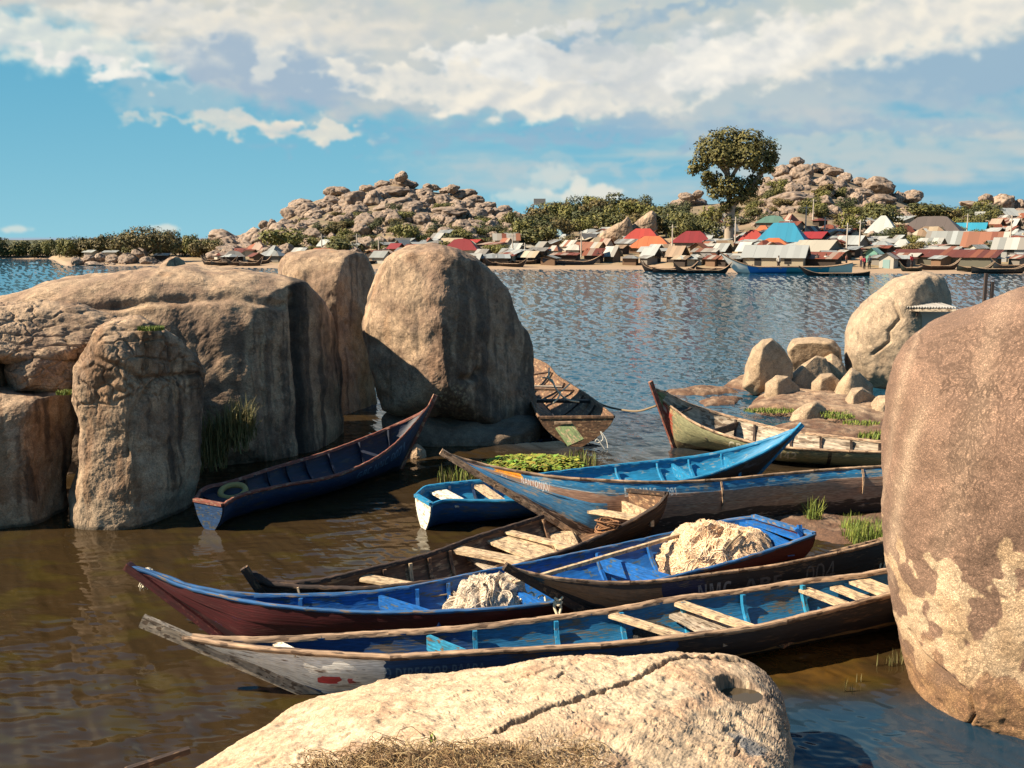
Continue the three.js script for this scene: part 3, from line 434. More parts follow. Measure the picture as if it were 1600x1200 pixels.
// A plank boat. near/far: gunwale points [column, row, height above water] from its left end to its right end.
function boat(o) {
  const root = thing(o.name || 'wooden_boat', o.label, 'boat', null, o.group);
  const nc = curve(o.near.map((p) => onY(...p)));
  let fc;
  if (o.far) fc = curve(o.far.map((p) => onY(...p)));
  const SN = 96, Nn = [], Ff = [], Kk = [], Mm = [];
  const N = (s) => nc.getPointAt(clamp(s));
  const tang = (s) => nc.getPointAt(clamp(s + 0.01)).sub(nc.getPointAt(clamp(s - 0.01))).normalize();
  const F = o.far ? (s) => fc.getPointAt(clamp(s)) : (s) => { const t = tang(s), side = V(t.z, 0, -t.x).normalize(); if (side.z > 0) side.negate(); const b = keyed(o.beam, s); return N(s).addScaledVector(side, b * Math.cos(o.heel)).add(V(0, -b * Math.sin(o.heel) + (o.farLift ? keyed(o.farLift, s) : 0), 0)); };
  const M = (s) => N(s).add(F(s)).multiplyScalar(0.5);
  const dn = (s) => { const t = tang(s); t.y *= 0.3; const b = F(s).sub(N(s)); if (b.length() < 1e-3) return V(0, -1, 0); const d = b.cross(t).normalize(); if (d.y > 0) d.negate(); return d; };
  const keelAt = (s) => { const m = M(s); if (o.keelY) { m.y = keyed(o.keelY, s); return m; } return m.addScaledVector(dn(s), keyed(o.depth, s)); };
  const K = (s) => { if (o.s0 && s < o.s0) return N(0).lerp(keelAt(o.s0), s / o.s0); if (o.s1 && s > o.s1) return keelAt(o.s1).lerp(N(1), (s - o.s1) / (1 - o.s1)); return keelAt(s); };
  const bulge = o.bulge ?? 0.28;
  const surf = (s, side, v) => { const G = side ? N(s) : F(s), m = M(s), k = K(s), p = G.clone().lerp(k, v), out = G.clone().sub(m); return p.addScaledVector(out, bulge * 4 * v * (1 - v) * (1 - 0.3 * v)); };
  const sAt = (px, side) => { let b = 0, bd = 1e9; for (let i = 0; i <= 400; i++) { const q = toPx(side ? N(i / 400) : F(i / 400)); const d = Math.abs(q[0] - px); if (d < bd) { bd = d; b = i / 400; } } return b; };
  const info = { root, N, F, M, K, surf, sAt, dn, tang, o };
  const TH = 0.028, splits = o.splits || [0, 0.36, 0.7, 1];
  const outNear = o.outTex ? hullMat({ ...o.outTex, text: (o.outTex.text || []).map((t) => ({ ...t, u0: t.u0 ?? sAt(t.x0, 1), u1: t.u1 ?? sAt(t.x1, 1) })), patches: (o.outTex.patches || []).map((t) => ({ ...t, u0: t.u0 ?? sAt(t.x0, 1), u1: t.u1 ?? sAt(t.x1, 1) })) }) : o.out;
  const outFar = o.out, inn = o.inTex ? hullMat(o.inTex) : o.inside;
  for (const side of [1, 0]) for (let b = 0; b < splits.length - 1; b++) {
    const C = 6, P = [], Q = [], g0 = b ? 0.004 : 0, lapOut = 0.007 * (splits.length - 2 - b);
    const cell = []; for (let i = 0; i <= SN; i++) for (let j = 0; j < C; j++) cell.push(surf(i / SN, side, lerp(splits[b] + g0, splits[b + 1], j / (C - 1))));
    for (let i = 0; i <= SN; i++) for (let j = 0; j < C; j++) {
      const p = cell[i * C + j], a = cell[Math.min(i + 1, SN) * C + j].clone().sub(cell[Math.max(i - 1, 0) * C + j]), e = cell[i * C + Math.min(j + 1, C - 1)].clone().sub(cell[i * C + Math.max(j - 1, 0)]);
      const n = a.cross(e).normalize(); const sv = i / SN, bm = N(sv).sub(F(sv)); if (bm.length() < 0.004) { const t = tang(sv); bm.set(t.z, 0, -t.x); if (bm.z < 0) bm.negate(); } bm.normalize(); if (!side) bm.negate(); const outw = bm.addScaledVector(dn(sv), 0.25 + 0.5 * lerp(splits[b], splits[b + 1], j / (C - 1))); if (n.dot(outw) < 0 || !isFinite(n.x)) n.negate();
      const vv = lerp(splits[b] + g0, splits[b + 1], j / (C - 1)), lw = p.distanceTo(M(sv).lerp(K(sv), vv)), tp = Math.min(1, 0.55 * lw / TH);
      const warp = 0.004 * Math.sin(i * 0.7 + b * 2 + side) ;
      P.push(p.clone().addScaledVector(n, lapOut + warp)); Q.push(p.clone().addScaledVector(n, (lapOut + warp) * Math.min(1, tp) - TH * tp - 0.001 * tp));
    }
    const uvf = (r, c) => [r / SN, 1 - lerp(splits[b], splits[b + 1], c / (C - 1))], L = nc.getLength();
    const go = gridGeo(P, SN + 1, C, uvf), gi = gridGeo(Q, SN + 1, C, o.inTex ? uvf : (r, c) => [r / SN * L * 0.5, lerp(splits[b], splits[b + 1], c / (C - 1)) * 0.5]);
    const E = []; for (const j of [0, C - 1]) { const e = []; for (let i = 0; i <= SN; i++) e.push(P[i * C + j], Q[i * C + j]); E.push(gridGeo(e, SN + 1, 2, (r, c) => [r / SN * L * 0.5, c * 0.03])); }
    for (const i of [0, SN]) { const e = []; for (let j = 0; j < C; j++) e.push(P[i * C + j], Q[i * C + j]); E.push(gridGeo(e, C, 2, (r, c) => [r * 0.05, c * 0.03])); }
    const outG = go.toNonIndexed(), inG = merged([gi, ...E]);
    const geo = mergeGeometries([outG, inG], true);
    mesh('plank', geo, [side ? outNear : outFar, inn], root);
  }
  // gunwale rails
  const rw = o.railW || 0.06, rh = o.railH || 0.055;
  for (const side of [1, 0]) {
    const P = []; for (let i = 0; i <= SN; i++) { const s = i / SN, p = surf(s, side, 0), t = tang(s), out = p.clone().sub(M(s)).normalize(); if (!isFinite(out.x) || out.lengthSq() < 0.5) out.copy(V(t.z, 0, -t.x)).multiplyScalar(side ? -1 : 1); const up = V(0, 1, 0), w = rw / 2, wob = 0.006 * Math.sin(i * 1.3 + side) + 0.004 * Math.sin(i * 3.7);
      for (const [a, b] of [[-1, -0.4], [-0.8, 0.5], [0.8, 0.5], [1, -0.4]]) P.push(p.clone().addScaledVector(out, a * w + 0.006 + wob).addScaledVector(up, b * rh + 0.004)); P.push(P[P.length - 4].clone()); }
    mesh('gunwale', gridGeo(P, SN + 1, 5, (r, c) => [r / SN * 4, c * 0.06]), o.rail, root);
  }
  // stems at the pointed ends
  const stem = (from, foot, ext, m) => { const a = from.clone(), b = foot.clone(), d = a.clone().sub(b).normalize(); const pts = [a.clone().addScaledVector(d, ext), a.clone().lerp(b, 0.33), a.clone().lerp(b, 0.66), b]; const gs = []; for (let i = 0; i < 3; i++) gs.push(beam(pts[i], pts[i + 1], (o.stemW || 0.07) * (1 + 0.12 * i), o.stemH || 0.09)); mesh('stem_post', merged(gs), m, root); };
  if (o.s0) stem(N(0), keelAt(o.s0), o.ext0 || 0.1, o.stem || o.rail);
  if (o.s1) stem(N(1), keelAt(o.s1), o.ext1 || 0.1, o.stem || o.rail);
  for (const [flag, s, sg] of [[o.transom0, 0, 1], [o.transom1, 1, -1]]) if (flag) {
    const pts = []; for (let i = 0; i <= 8; i++) pts.push(surf(s, 1, i / 8)); for (let i = 7; i >= 0; i--) pts.push(surf(s, 0, i / 8));
    const c = pts.reduce((a, b) => a.add(b), V(0, 0, 0)).multiplyScalar(1 / pts.length), t = tang(s).multiplyScalar(0.02), pos = [], uv = [], A = pts.map((p) => p.clone().add(t)), B = pts.map((p) => p.clone().sub(t));
    const tri = (...q) => q.forEach((p) => { pos.push(p.x, p.y, p.z); uv.push(p.x + p.z * 0.4, p.y); });
    for (let i = 0; i < pts.length; i++) { const j = (i + 1) % pts.length; tri(A[i], A[j], c.clone().add(t)); tri(B[j], B[i], c.clone().sub(t)); tri(A[i], B[i], B[j]); tri(A[i], B[j], A[j]); }
    const g = new THREE.BufferGeometry(); g.setAttribute('position', new THREE.Float32BufferAttribute(pos, 3)); g.setAttribute('uv', new THREE.Float32BufferAttribute(uv, 2)); g.computeVertexNormals();
    mesh('transom', g, flag, root);
    mesh('transom_rail', beam(surf(s, 1, 0).add(V(0, 0.012, 0)), surf(s, 0, 0).add(V(0, 0.012, 0)), 0.075, 0.05), o.rail, root);
  }
  // ribs
  for (const [px, m, only] of o.ribs || []) for (const side of [1, 0]) { if (only !== undefined && only !== side) continue; const s = sAt(px, side), pts = []; for (let i = 0; i <= 5; i++) { const v = 0.02 + 0.9 * i / 5, p = surf(s, side, v), q = M(s).lerp(K(s), v); pts.push(p.lerp(q, 0.04 + 0.045 / Math.max(0.15, p.distanceTo(q)))); } const gs = []; for (let i = 0; i < 5; i++) gs.push(beam(pts[i], pts[i + 1], 0.05, 0.045, tang(s))); mesh('rib', merged(gs), m || o.inside, root); }
  // boards across: [far column, near column, how far below the gunwale, width along the boat, thickness, material, label]
  for (const [fp, np, drop, w, th, m, name, dropN] of o.boards || []) { const a = surf(sAt(fp, 0), 0, drop), b = surf(sAt(np, 1), 1, dropN ?? drop), d = b.clone().sub(a), L = d.length(); d.normalize(); a.addScaledVector(d, 0.035); b.addScaledVector(d, -0.035); const up = V(0, 1, 0); a.y -= th / 2; b.y -= th / 2; mesh(name || 'thwart', beam(a, b, w, th, up), m, root); }
  // floor boards
  if (o.floor) for (let i = 0; i < 3; i++) { const P = [], s0 = o.floor[0], s1 = o.floor[1]; for (let k = 0; k <= 24; k++) { const s = lerp(s0, s1, k / 24), A = surf(s, 0, o.floor[2]), B = surf(s, 1, o.floor[2]); for (const t of [i / 3 + 0.02, (i + 1) / 3 - 0.02]) { const p = A.clone().lerp(B, t); p.y += 0.02; P.push(p); } } mesh('floor_board', gridGeo(P, 25, 2, (r, c) => [r * 0.15, c * 0.2]), o.floorMat || W.brown, root); }
  return info;
}
const TXT = [214, 218, 214];
// A: dark blue boat lying under the left rocks
const boatA = boat({ label: 'dark blue boat with a reddish rail lying in the shade below the left boulders', out: W.deep, inside: W.deep, rail: W.railRed, transom0: W.ink, s1: 0.8, ext1: 0.14,
  near: [[348, 790, .42], [377, 774, .42], [437, 760, .42], [506, 748, .42], [556, 732, .45], [608, 702, .6], [647, 663, .95], [676, 627, 1.32]],
  far: [[304, 782, .42], [322, 763, .44], [359, 754, .44], [427, 732, .42], [511, 707, .45], [608, 669, .7], [658, 645, 1.0], [676, 627, 1.32]],
  keelY: [[0, -0.12], [1, -0.12]],
  outTex: { seed: 101, bands: [[2, [12, 42, 76]], [0.3, [20, 24, 32]]], wear: 0.12, wood: [70, 60, 56], text: [{ s: 'GBC NNC 0071', x0: 558, x1: 634, v0: 0.6, v1: 0.86, c: [130, 160, 180], a: 0.5 }, { s: 'J Lo', x0: 470, x1: 500, v0: 0.12, v1: 0.3, c: [150, 130, 80], a: 0.5 }] },
  ribs: [[380, W.dark], [415, W.deep], [445, W.deep], [475, W.deep], [512, W.deep], [560, W.deep], [606, W.deep]], boards: [[322, 362, 0.16, 0.22, 0.025, W.deep, 'stern_seat'], [560, 608, 0.25, 0.06, 0.03, W.deep]], floor: [0.05, 0.75, 0.78], floorMat: W.dark });
// B: brown boat behind the middle boulder
const boatB = boat({ label: 'weathered brown boat with a square stern half hidden behind the tall middle boulder', out: W.dark, inside: W.brown, rail: W.brown, transom1: W.brown,
  near: [[770, 566, .7], [800, 590, .62], [826, 622, .6], [843, 653, .62]], far: [[800, 548, .7], [851, 568, .56], [871, 588, .55], [897, 605, .55], [923, 622, .58], [940, 636, .62], [959, 652, .66]],
  keelY: [[0, 0.1], [1, -0.08]], bulge: 0.2, out: W.dark, ribs: [[865, W.dark, 0], [885, W.dark, 0], [915, W.dark, 0], [935, W.dark, 0]],
  boards: [[899, 812, 0.06, 0.2, 0.05, W.brown], [924, 826, 0.05, 0.22, 0.07, W.black], [884, 806, 0.2, 0.24, 0.04, W.grey], [862, 796, 0.1, 0.16, 0.04, W.brown]] });
// C: grey-green boat at the right
const boatC = boat({ label: 'grey and green boat with a red bow patch in front of the heap of stones', out: W.green, inside: W.grey, rail: W.rail, stem: W.railRed, s0: 0.13, ext0: 0.2,
  near: [[1021, 609, 1.3], [1027, 617, 1.16], [1050, 636, .92], [1082, 659, .69], [1120, 676, .54], [1170, 690, .45], [1220, 699, .42], [1295, 704, .4], [1381, 707, .4], [1450, 706, .4]],
  far: [[1021, 609, 1.3], [1042, 616, 1.16], [1075, 631, .88], [1115, 644, .65], [1155, 655, .52], [1225, 672, .44], [1300, 682, .42], [1381, 691, .4], [1450, 694, .4]],
  keelY: [[0, -0.1], [1, -0.1]], transom1: W.green,
  outTex: { seed: 111, bands: [[2, [122, 120, 90]], [0.28, [96, 80, 56]]], wear: 0.34, wearLow: 0.1, wood: [150, 132, 96], patches: [{ u0: 0.015, u1: 0.115, v0: 0.25, v1: 0.94, c: [150, 60, 44] }, { u0: 0.05, u1: 0.085, v0: 0.66, v1: 0.82, c: [186, 150, 130] }], text: [{ s: 'GBCNMC 142', x0: 1138, x1: 1246, v0: 0.52, v1: 0.9, c: [216, 206, 184], a: 0.8 }, { box: 1, s: 'I', x0: 1294, x1: 1300, v0: 0.0, v1: 0.98, c: [40, 34, 28], a: 1 }] },
  ribs: [[1150, W.dark], [1180, W.dark], [1236, W.dark], [1282, W.dark], [1330, W.dark], [1374, W.dark]], boards: [[1073, 1052, 0.08, 0.3, 0.04, W.dark], [1153, 1103, 0.1, 0.05, 0.16, W.dark, 'thwart', 0.1]], floor: [0.14, 0.98, 0.8], floorMat: W.grey });
// D: blue boat with a white transom lying behind the long blue one
const boatD = boat({ label: 'blue boat with a white stern board, lying behind the long weathered blue boat', out: W.navy, inside: W.sky, rail: W.sky, s1: 0.84, ext1: 0.1, transom0: W.white,
  near: [[674, 789, .45], [696, 783, .45], [740, 783, .43], [800, 783, .42], [900, 775, .4], [1000, 763, .4], [1090, 747, .4], [1155, 725, .55], [1212, 697, .82], [1248, 669, 1.05]],
  far: [[650, 775, .45], [667, 762, .46], [700, 757, .46], [752, 752, .45], [845, 742, .43], [935, 731, .41], [1020, 722, .41], [1080, 715, .43], [1130, 706, .52], [1200, 687, .78], [1248, 669, 1.05]],
  keelY: [[0, -0.1], [1, -0.05]],
  outTex: { seed: 121, bands: [[2, [20, 76, 132]], [0.22, [24, 44, 66]]], wear: 0.1, wood: [80, 80, 84], patches: [{ u0: 0.55, u1: 1, v0: 0, v1: 0.96, c: [54, 42, 36] }] },
  ribs: [[700, W.navy], [735, W.navy], [770, W.navy], [960, W.sky], [1025, W.sky], [1075, W.sky], [1125, W.sky]], boards: [[746, 790, 0.08, 0.2, 0.03, W.pale], [682, 726, 0.12, 0.3, 0.03, W.white, 'stern_seat'], [708, 745, 0.4, 0.1, 0.03, W.grey], [1050, 1092, 0.12, 0.05, 0.2, W.sky], [1130, 1158, 0.12, 0.05, 0.2, W.sky], [850, 888, 0.06, 0.16, 0.03, W.white]], floor: [0.03, 0.8, 0.72], floorMat: W.navy });
// E: the long weathered blue boat, leaning away
const boatE = boat({ label: 'long weathered blue boat with an orange number plate at its bow, leaning on the bank', out: W.brown, inside: W.teal, rail: W.rail, s0: 0.27, ext0: 0.1, heel: 0.5, beam: [[0, 0], [0.12, 0.3], [0.3, 0.75], [0.6, 0.95], [1, 0.85]], depth: [[0, 0.5], [0.27, 0.86], [0.6, 0.72], [1, 0.68]], bulge: 0.3, splits: [0, 0.42, 0.76, 1],
  near: [[698, 711, 1.38], [727, 720, 1.27], [770, 731, 1.14], [820, 740, 1.04], [870, 747, .97], [920, 751, .92], [1020, 755, .82], [1125, 751, .76], [1225, 741, .75], [1312, 734, .75], [1381, 730, .76], [1450, 727, .78]],
  transom1: W.brown,
  outTex: { seed: 131, bands: [[2, [34, 112, 156]], [0.86, [48, 104, 138]], [0.78, [150, 116, 94]], [0.36, [64, 48, 40]]], wear: 0.34, wearLow: 0.1, wood: [146, 124, 106], wearMax: 0.82,
    patches: [{ u0: 0.0, u1: 0.3, v0: 0.2, v1: 0.62, c: [70, 130, 170] }, { x0: 772, x1: 816, v0: 0.76, v1: 0.95, c: [232, 150, 28] }],
    text: [{ s: 'UV -10200', x0: 777, x1: 812, v0: 0.8, v1: 0.9, c: [190, 70, 20] }, { s: 'K.3', x0: 780, x1: 790, v0: 0.6, v1: 0.72, c: TXT }, { s: 'NANYONJO/', x0: 812, x1: 858, v0: 0.62, v1: 0.84, c: TXT, worn: -0.1 }, { s: 'DE', x0: 972, x1: 990, v0: 0.74, v1: 0.92, c: TXT, a: 0.7 }, { s: 'NMC', x0: 996, x1: 1024, v0: 0.72, v1: 0.92, c: TXT, a: 0.75 }, { s: '391', x0: 1038, x1: 1056, v0: 0.76, v1: 0.92, c: TXT, a: 0.75 }, { box: 1, s: 'I', u0: 0.1, u1: 0.93, v0: 0.79, v1: 0.805, c: [200, 206, 206], a: 0.6 }] } });
for (const px of [1125, 1346]) { const s = boatE.sAt(px, 1), pts = [0.01, 0.2, 0.38, 0.55].map((v) => boatE.surf(s, 1, v).add(V(0, 0.0, 0.03))); mesh('iron_strap', merged([beam(pts[0], pts[1], 0.03, 0.02), beam(pts[1], pts[2], 0.03, 0.02), beam(pts[2], pts[3], 0.03, 0.02)]), W.rail, boatE.root); }
// G: brown unpainted boat
const boatG = boat({ label: 'unpainted brown boat with pale seat boards beside the dark red boat', out: W.dark, inside: W.brown, rail: W.dark, s0: 0.07, ext0: 0.12, transom1: W.brown,
  near: [[390, 900, .62], [417, 911, .52], [455, 917, .46], [520, 920, .42], [580, 920, .4], [667, 911, .38], [785, 892, .38], [820, 881, .38], [895, 857, .42], [967, 825, .5], [1027, 790, .8], [1042, 773, .95]],
  far: [[390, 900, .62], [430, 912, .5], [502, 908, .46], [555, 896, .45], [665, 869, .43], [745, 840, .42], [835, 812, .42], [897, 790, .48], [945, 772, .62], [970, 766, .7]],
  keelY: [[0, -0.1], [0.8, -0.1], [1, 0.1]], stem: W.dark,
  ribs: [[600, W.brown], [640, W.pale], [668, W.brown], [700, W.brown], [845, W.brown], [880, W.pale], [915, W.brown]],
  boards: [[502, 530, 0.12, 0.18, 0.03, W.pale], [562, 660, 0.08, 0.2, 0.035, W.pale], [710, 835, 0.04, 0.22, 0.05, W.pale], [728, 800, 0.3, 0.14, 0.04, W.grey], [778, 870, 0.16, 0.5, 0.035, W.pale, 'deck_board'], [790, 905, 0.05, 0.14, 0.035, W.pale], [899, 1005, 0.06, 0.2, 0.04, W.pale], [868, 905, 0.45, 0.35, 0.03, W.pale, 'deck_board'], [958, 1022, 0.12, 0.05, 0.2, W.pale]], floor: [0.1, 0.95, 0.74], floorMat: W.brown });
// H: dark red boat, bright blue inside
const boatH = boat({ label: 'dark red boat, bright blue inside, carrying two heaps of fishing net', out: W.red, inside: W.blue, rail: W.blueRail, railW: 0.045, railH: 0.045, s0: 0.16, ext0: 0.02, transom1: W.red, stem: W.red, stemW: 0.09,
  near: [[200, 885, .8], [247, 901, .7], [280, 915, .62], [355, 934, .54], [430, 947, .5], [560, 957, .45], [690, 956, .45], [810, 949, .45], [865, 942, .46], [960, 925, .48], [1060, 900, .5], [1140, 880, .52], [1210, 858, .56], [1272, 836, .72]],
  far: [[200, 885, .8], [247, 898, .7], [300, 917, .6], [355, 927, .54], [405, 931, .5], [480, 931, .46], [580, 926, .44], [660, 915, .44], [745, 897, .44], [822, 882, .44], [960, 854, .46], [1054, 833, .5], [1120, 817, .54], [1177, 808, .62]],
  keelY: [[0, -0.1], [0.9, -0.1], [1, 0.02]],
  outTex: { seed: 141, bands: [[2, [66, 8, 12]], [0.3, [38, 8, 10]]], wear: 0.06, wood: [70, 34, 30] },
  ribs: [[470, W.blue], [650, W.blue], [930, W.blue], [1010, W.blue], [1065, W.navy], [700, W.blue]],
  boards: [[590, 692, 0.06, 0.05, 0.2, W.blue], [750, 862, 0.05, 0.05, 0.2, W.blue], [928, 1062, 0.06, 0.05, 0.2, W.blue], [1158, 1240, 0.05, 0.1, 0.16, W.blue], [1172, 1262, 0.04, 0.2, 0.03, W.blue, 'stern_seat']], floor: [0.16, 0.97, 0.72], floorMat: W.navy });
// I: black boat leaning away, in front of the red one
const boatI = boat({ label: 'black boat with faded grey lettering, its bow roped to the red boat', out: W.black, inside: W.brown, rail: W.rail, s0: 0.24, ext0: 0.08, heel: 0.42, beam: [[0, 0], [0.12, 0.2], [0.35, 0.5], [0.7, 0.75], [1, 0.75]], depth: [[0, 0.5], [0.24, 0.55], [0.6, 0.55], [1, 0.6]], bulge: 0.2, stem: W.dark, transom1: W.black,
  near: [[798, 890, .95], [835, 899, .86], [872, 906, .79], [960, 912, .65], [1030, 909, .6], [1120, 897, .59], [1210, 885, .6], [1270, 873, .61], [1330, 860, .64], [1384, 846, .68], [1440, 832, .72]],
  outTex: { seed: 151, bands: [[2, [34, 30, 30]], [0.4, [26, 24, 24]]], wear: 0.14, wood: [92, 74, 56], patches: [{ x0: 850, x1: 1032, v0: 0.42, v1: 0.88, c: [120, 86, 56] }, { x0: 800, x1: 850, v0: 0.5, v1: 0.96, c: [30, 60, 74] }, { x0: 1032, x1: 1100, v0: 0.3, v1: 0.96, c: [20, 30, 62] }],
    text: [{ s: 'NMC', x0: 1086, x1: 1142, v0: 0.5, v1: 0.86, c: [150, 146, 140], a: 0.8 }, { s: '-ABE', x0: 1150, x1: 1222, v0: 0.56, v1: 0.84, c: [120, 116, 110], a: 0.6 }, { s: '004', x0: 1256, x1: 1304, v0: 0.5, v1: 0.9, c: [150, 146, 140], a: 0.6, bold: false }] } });
// J: the nearest boat
const boatJ = boat({ label: 'nearest boat, white bow and faded blue inside, behind the flat foreground rock', out: W.black, inside: W.teal, rail: W.rail, s0: 0.17, ext0: 0.42, stem: W.grey, stemH: 0.12,
  near: [[284, 996, .61], [370, 1010, .55], [480, 1020, .5], [560, 1025, .48], [615, 1027, .47], [670, 1024, .47], [755, 1019, .47], [835, 1015, .47], [970, 1006, .48], [1075, 994, .49], [1180, 981, .5], [1270, 960, .52], [1402, 927, .56], [1450, 914, .58]],
  far: [[284, 995, .61], [355, 1000, .56], [430, 1000, .52], [560, 993, .48], [667, 987, .47], [760, 979, .46], [835, 970, .46], [960, 954, .47], [1054, 937, .5], [1156, 925, .5], [1252, 910, .52], [1336, 901, .54], [1400, 890, .58]],
  keelY: [[0, -0.06], [1, -0.06]], transom1: W.grey,
  outTex: { seed: 161, bands: [[2, [40, 38, 42]], [0.34, [150, 120, 80]], [0.24, [34, 28, 24]]], wear: 0.17, wood: [84, 66, 52], patches: [{ u0: 0, u1: 0.245, v0: 0, v1: 0.97, c: [236, 232, 224] }, { u0: 0.245, u1: 0.6, v0: 0.34, v1: 0.97, c: [20, 62, 104] }, { u0: 0, u1: 0.03, v0: 0.4, v1: 0.97, c: [60, 30, 26] }, { u0: 0.165, u1: 0.19, v0: 0.4, v1: 0.56, c: [200, 70, 70] }, { u0: 0.2, u1: 0.208, v0: 0.38, v1: 0.52, c: [190, 90, 90] }, { u0: 0.15, u1: 0.17, v0: 0.05, v1: 0.16, c: [30, 80, 130] }],
    text: [{ s: 'O DIRECTOR PAAPA', x0: 598, x1: 760, v0: 0.55, v1: 0.82, c: [130, 150, 160], a: 0.55 }] },
  inTex: { seed: 171, bands: [[2, [24, 96, 136]]], wear: 0.3, wood: [92, 76, 62], patches: [{ u0: 0, u1: 0.36, v0: 0, v1: 1, c: [18, 62, 110] }] },
  ribs: [[742, W.sky, 0], [866, W.sky, 0], [968, W.sky, 0], [1064, W.teal, 0], [1158, W.sky, 0], [1250, W.teal, 0], [745, W.teal, 1], [968, W.teal, 1], [1158, W.teal, 1]],
  boards: [[667, 745, 0.05, 0.05, 0.17, W.teal], [953, 1078, 0.03, 0.13, 0.035, W.pale], [1056, 1184, 0.02, 0.14, 0.04, W.pale], [1064, 1160, 0.22, 0.4, 0.04, W.grey, 'deck_board'], [1160, 1262, 0.6, 0.5, 0.03, W.brown, 'deck_board'], [1252, 1342, 0.1, 0.16, 0.035, W.pale], [1302, 1376, 0.12, 0.16, 0.035, W.pale], [1338, 1404, 0.05, 0.3, 0.03, W.pale, 'deck_board'], [430, 470, 0.05, 0.1, 0.03, W.white]], floor: [0.1, 0.98, 0.74], floorMat: W.dark });
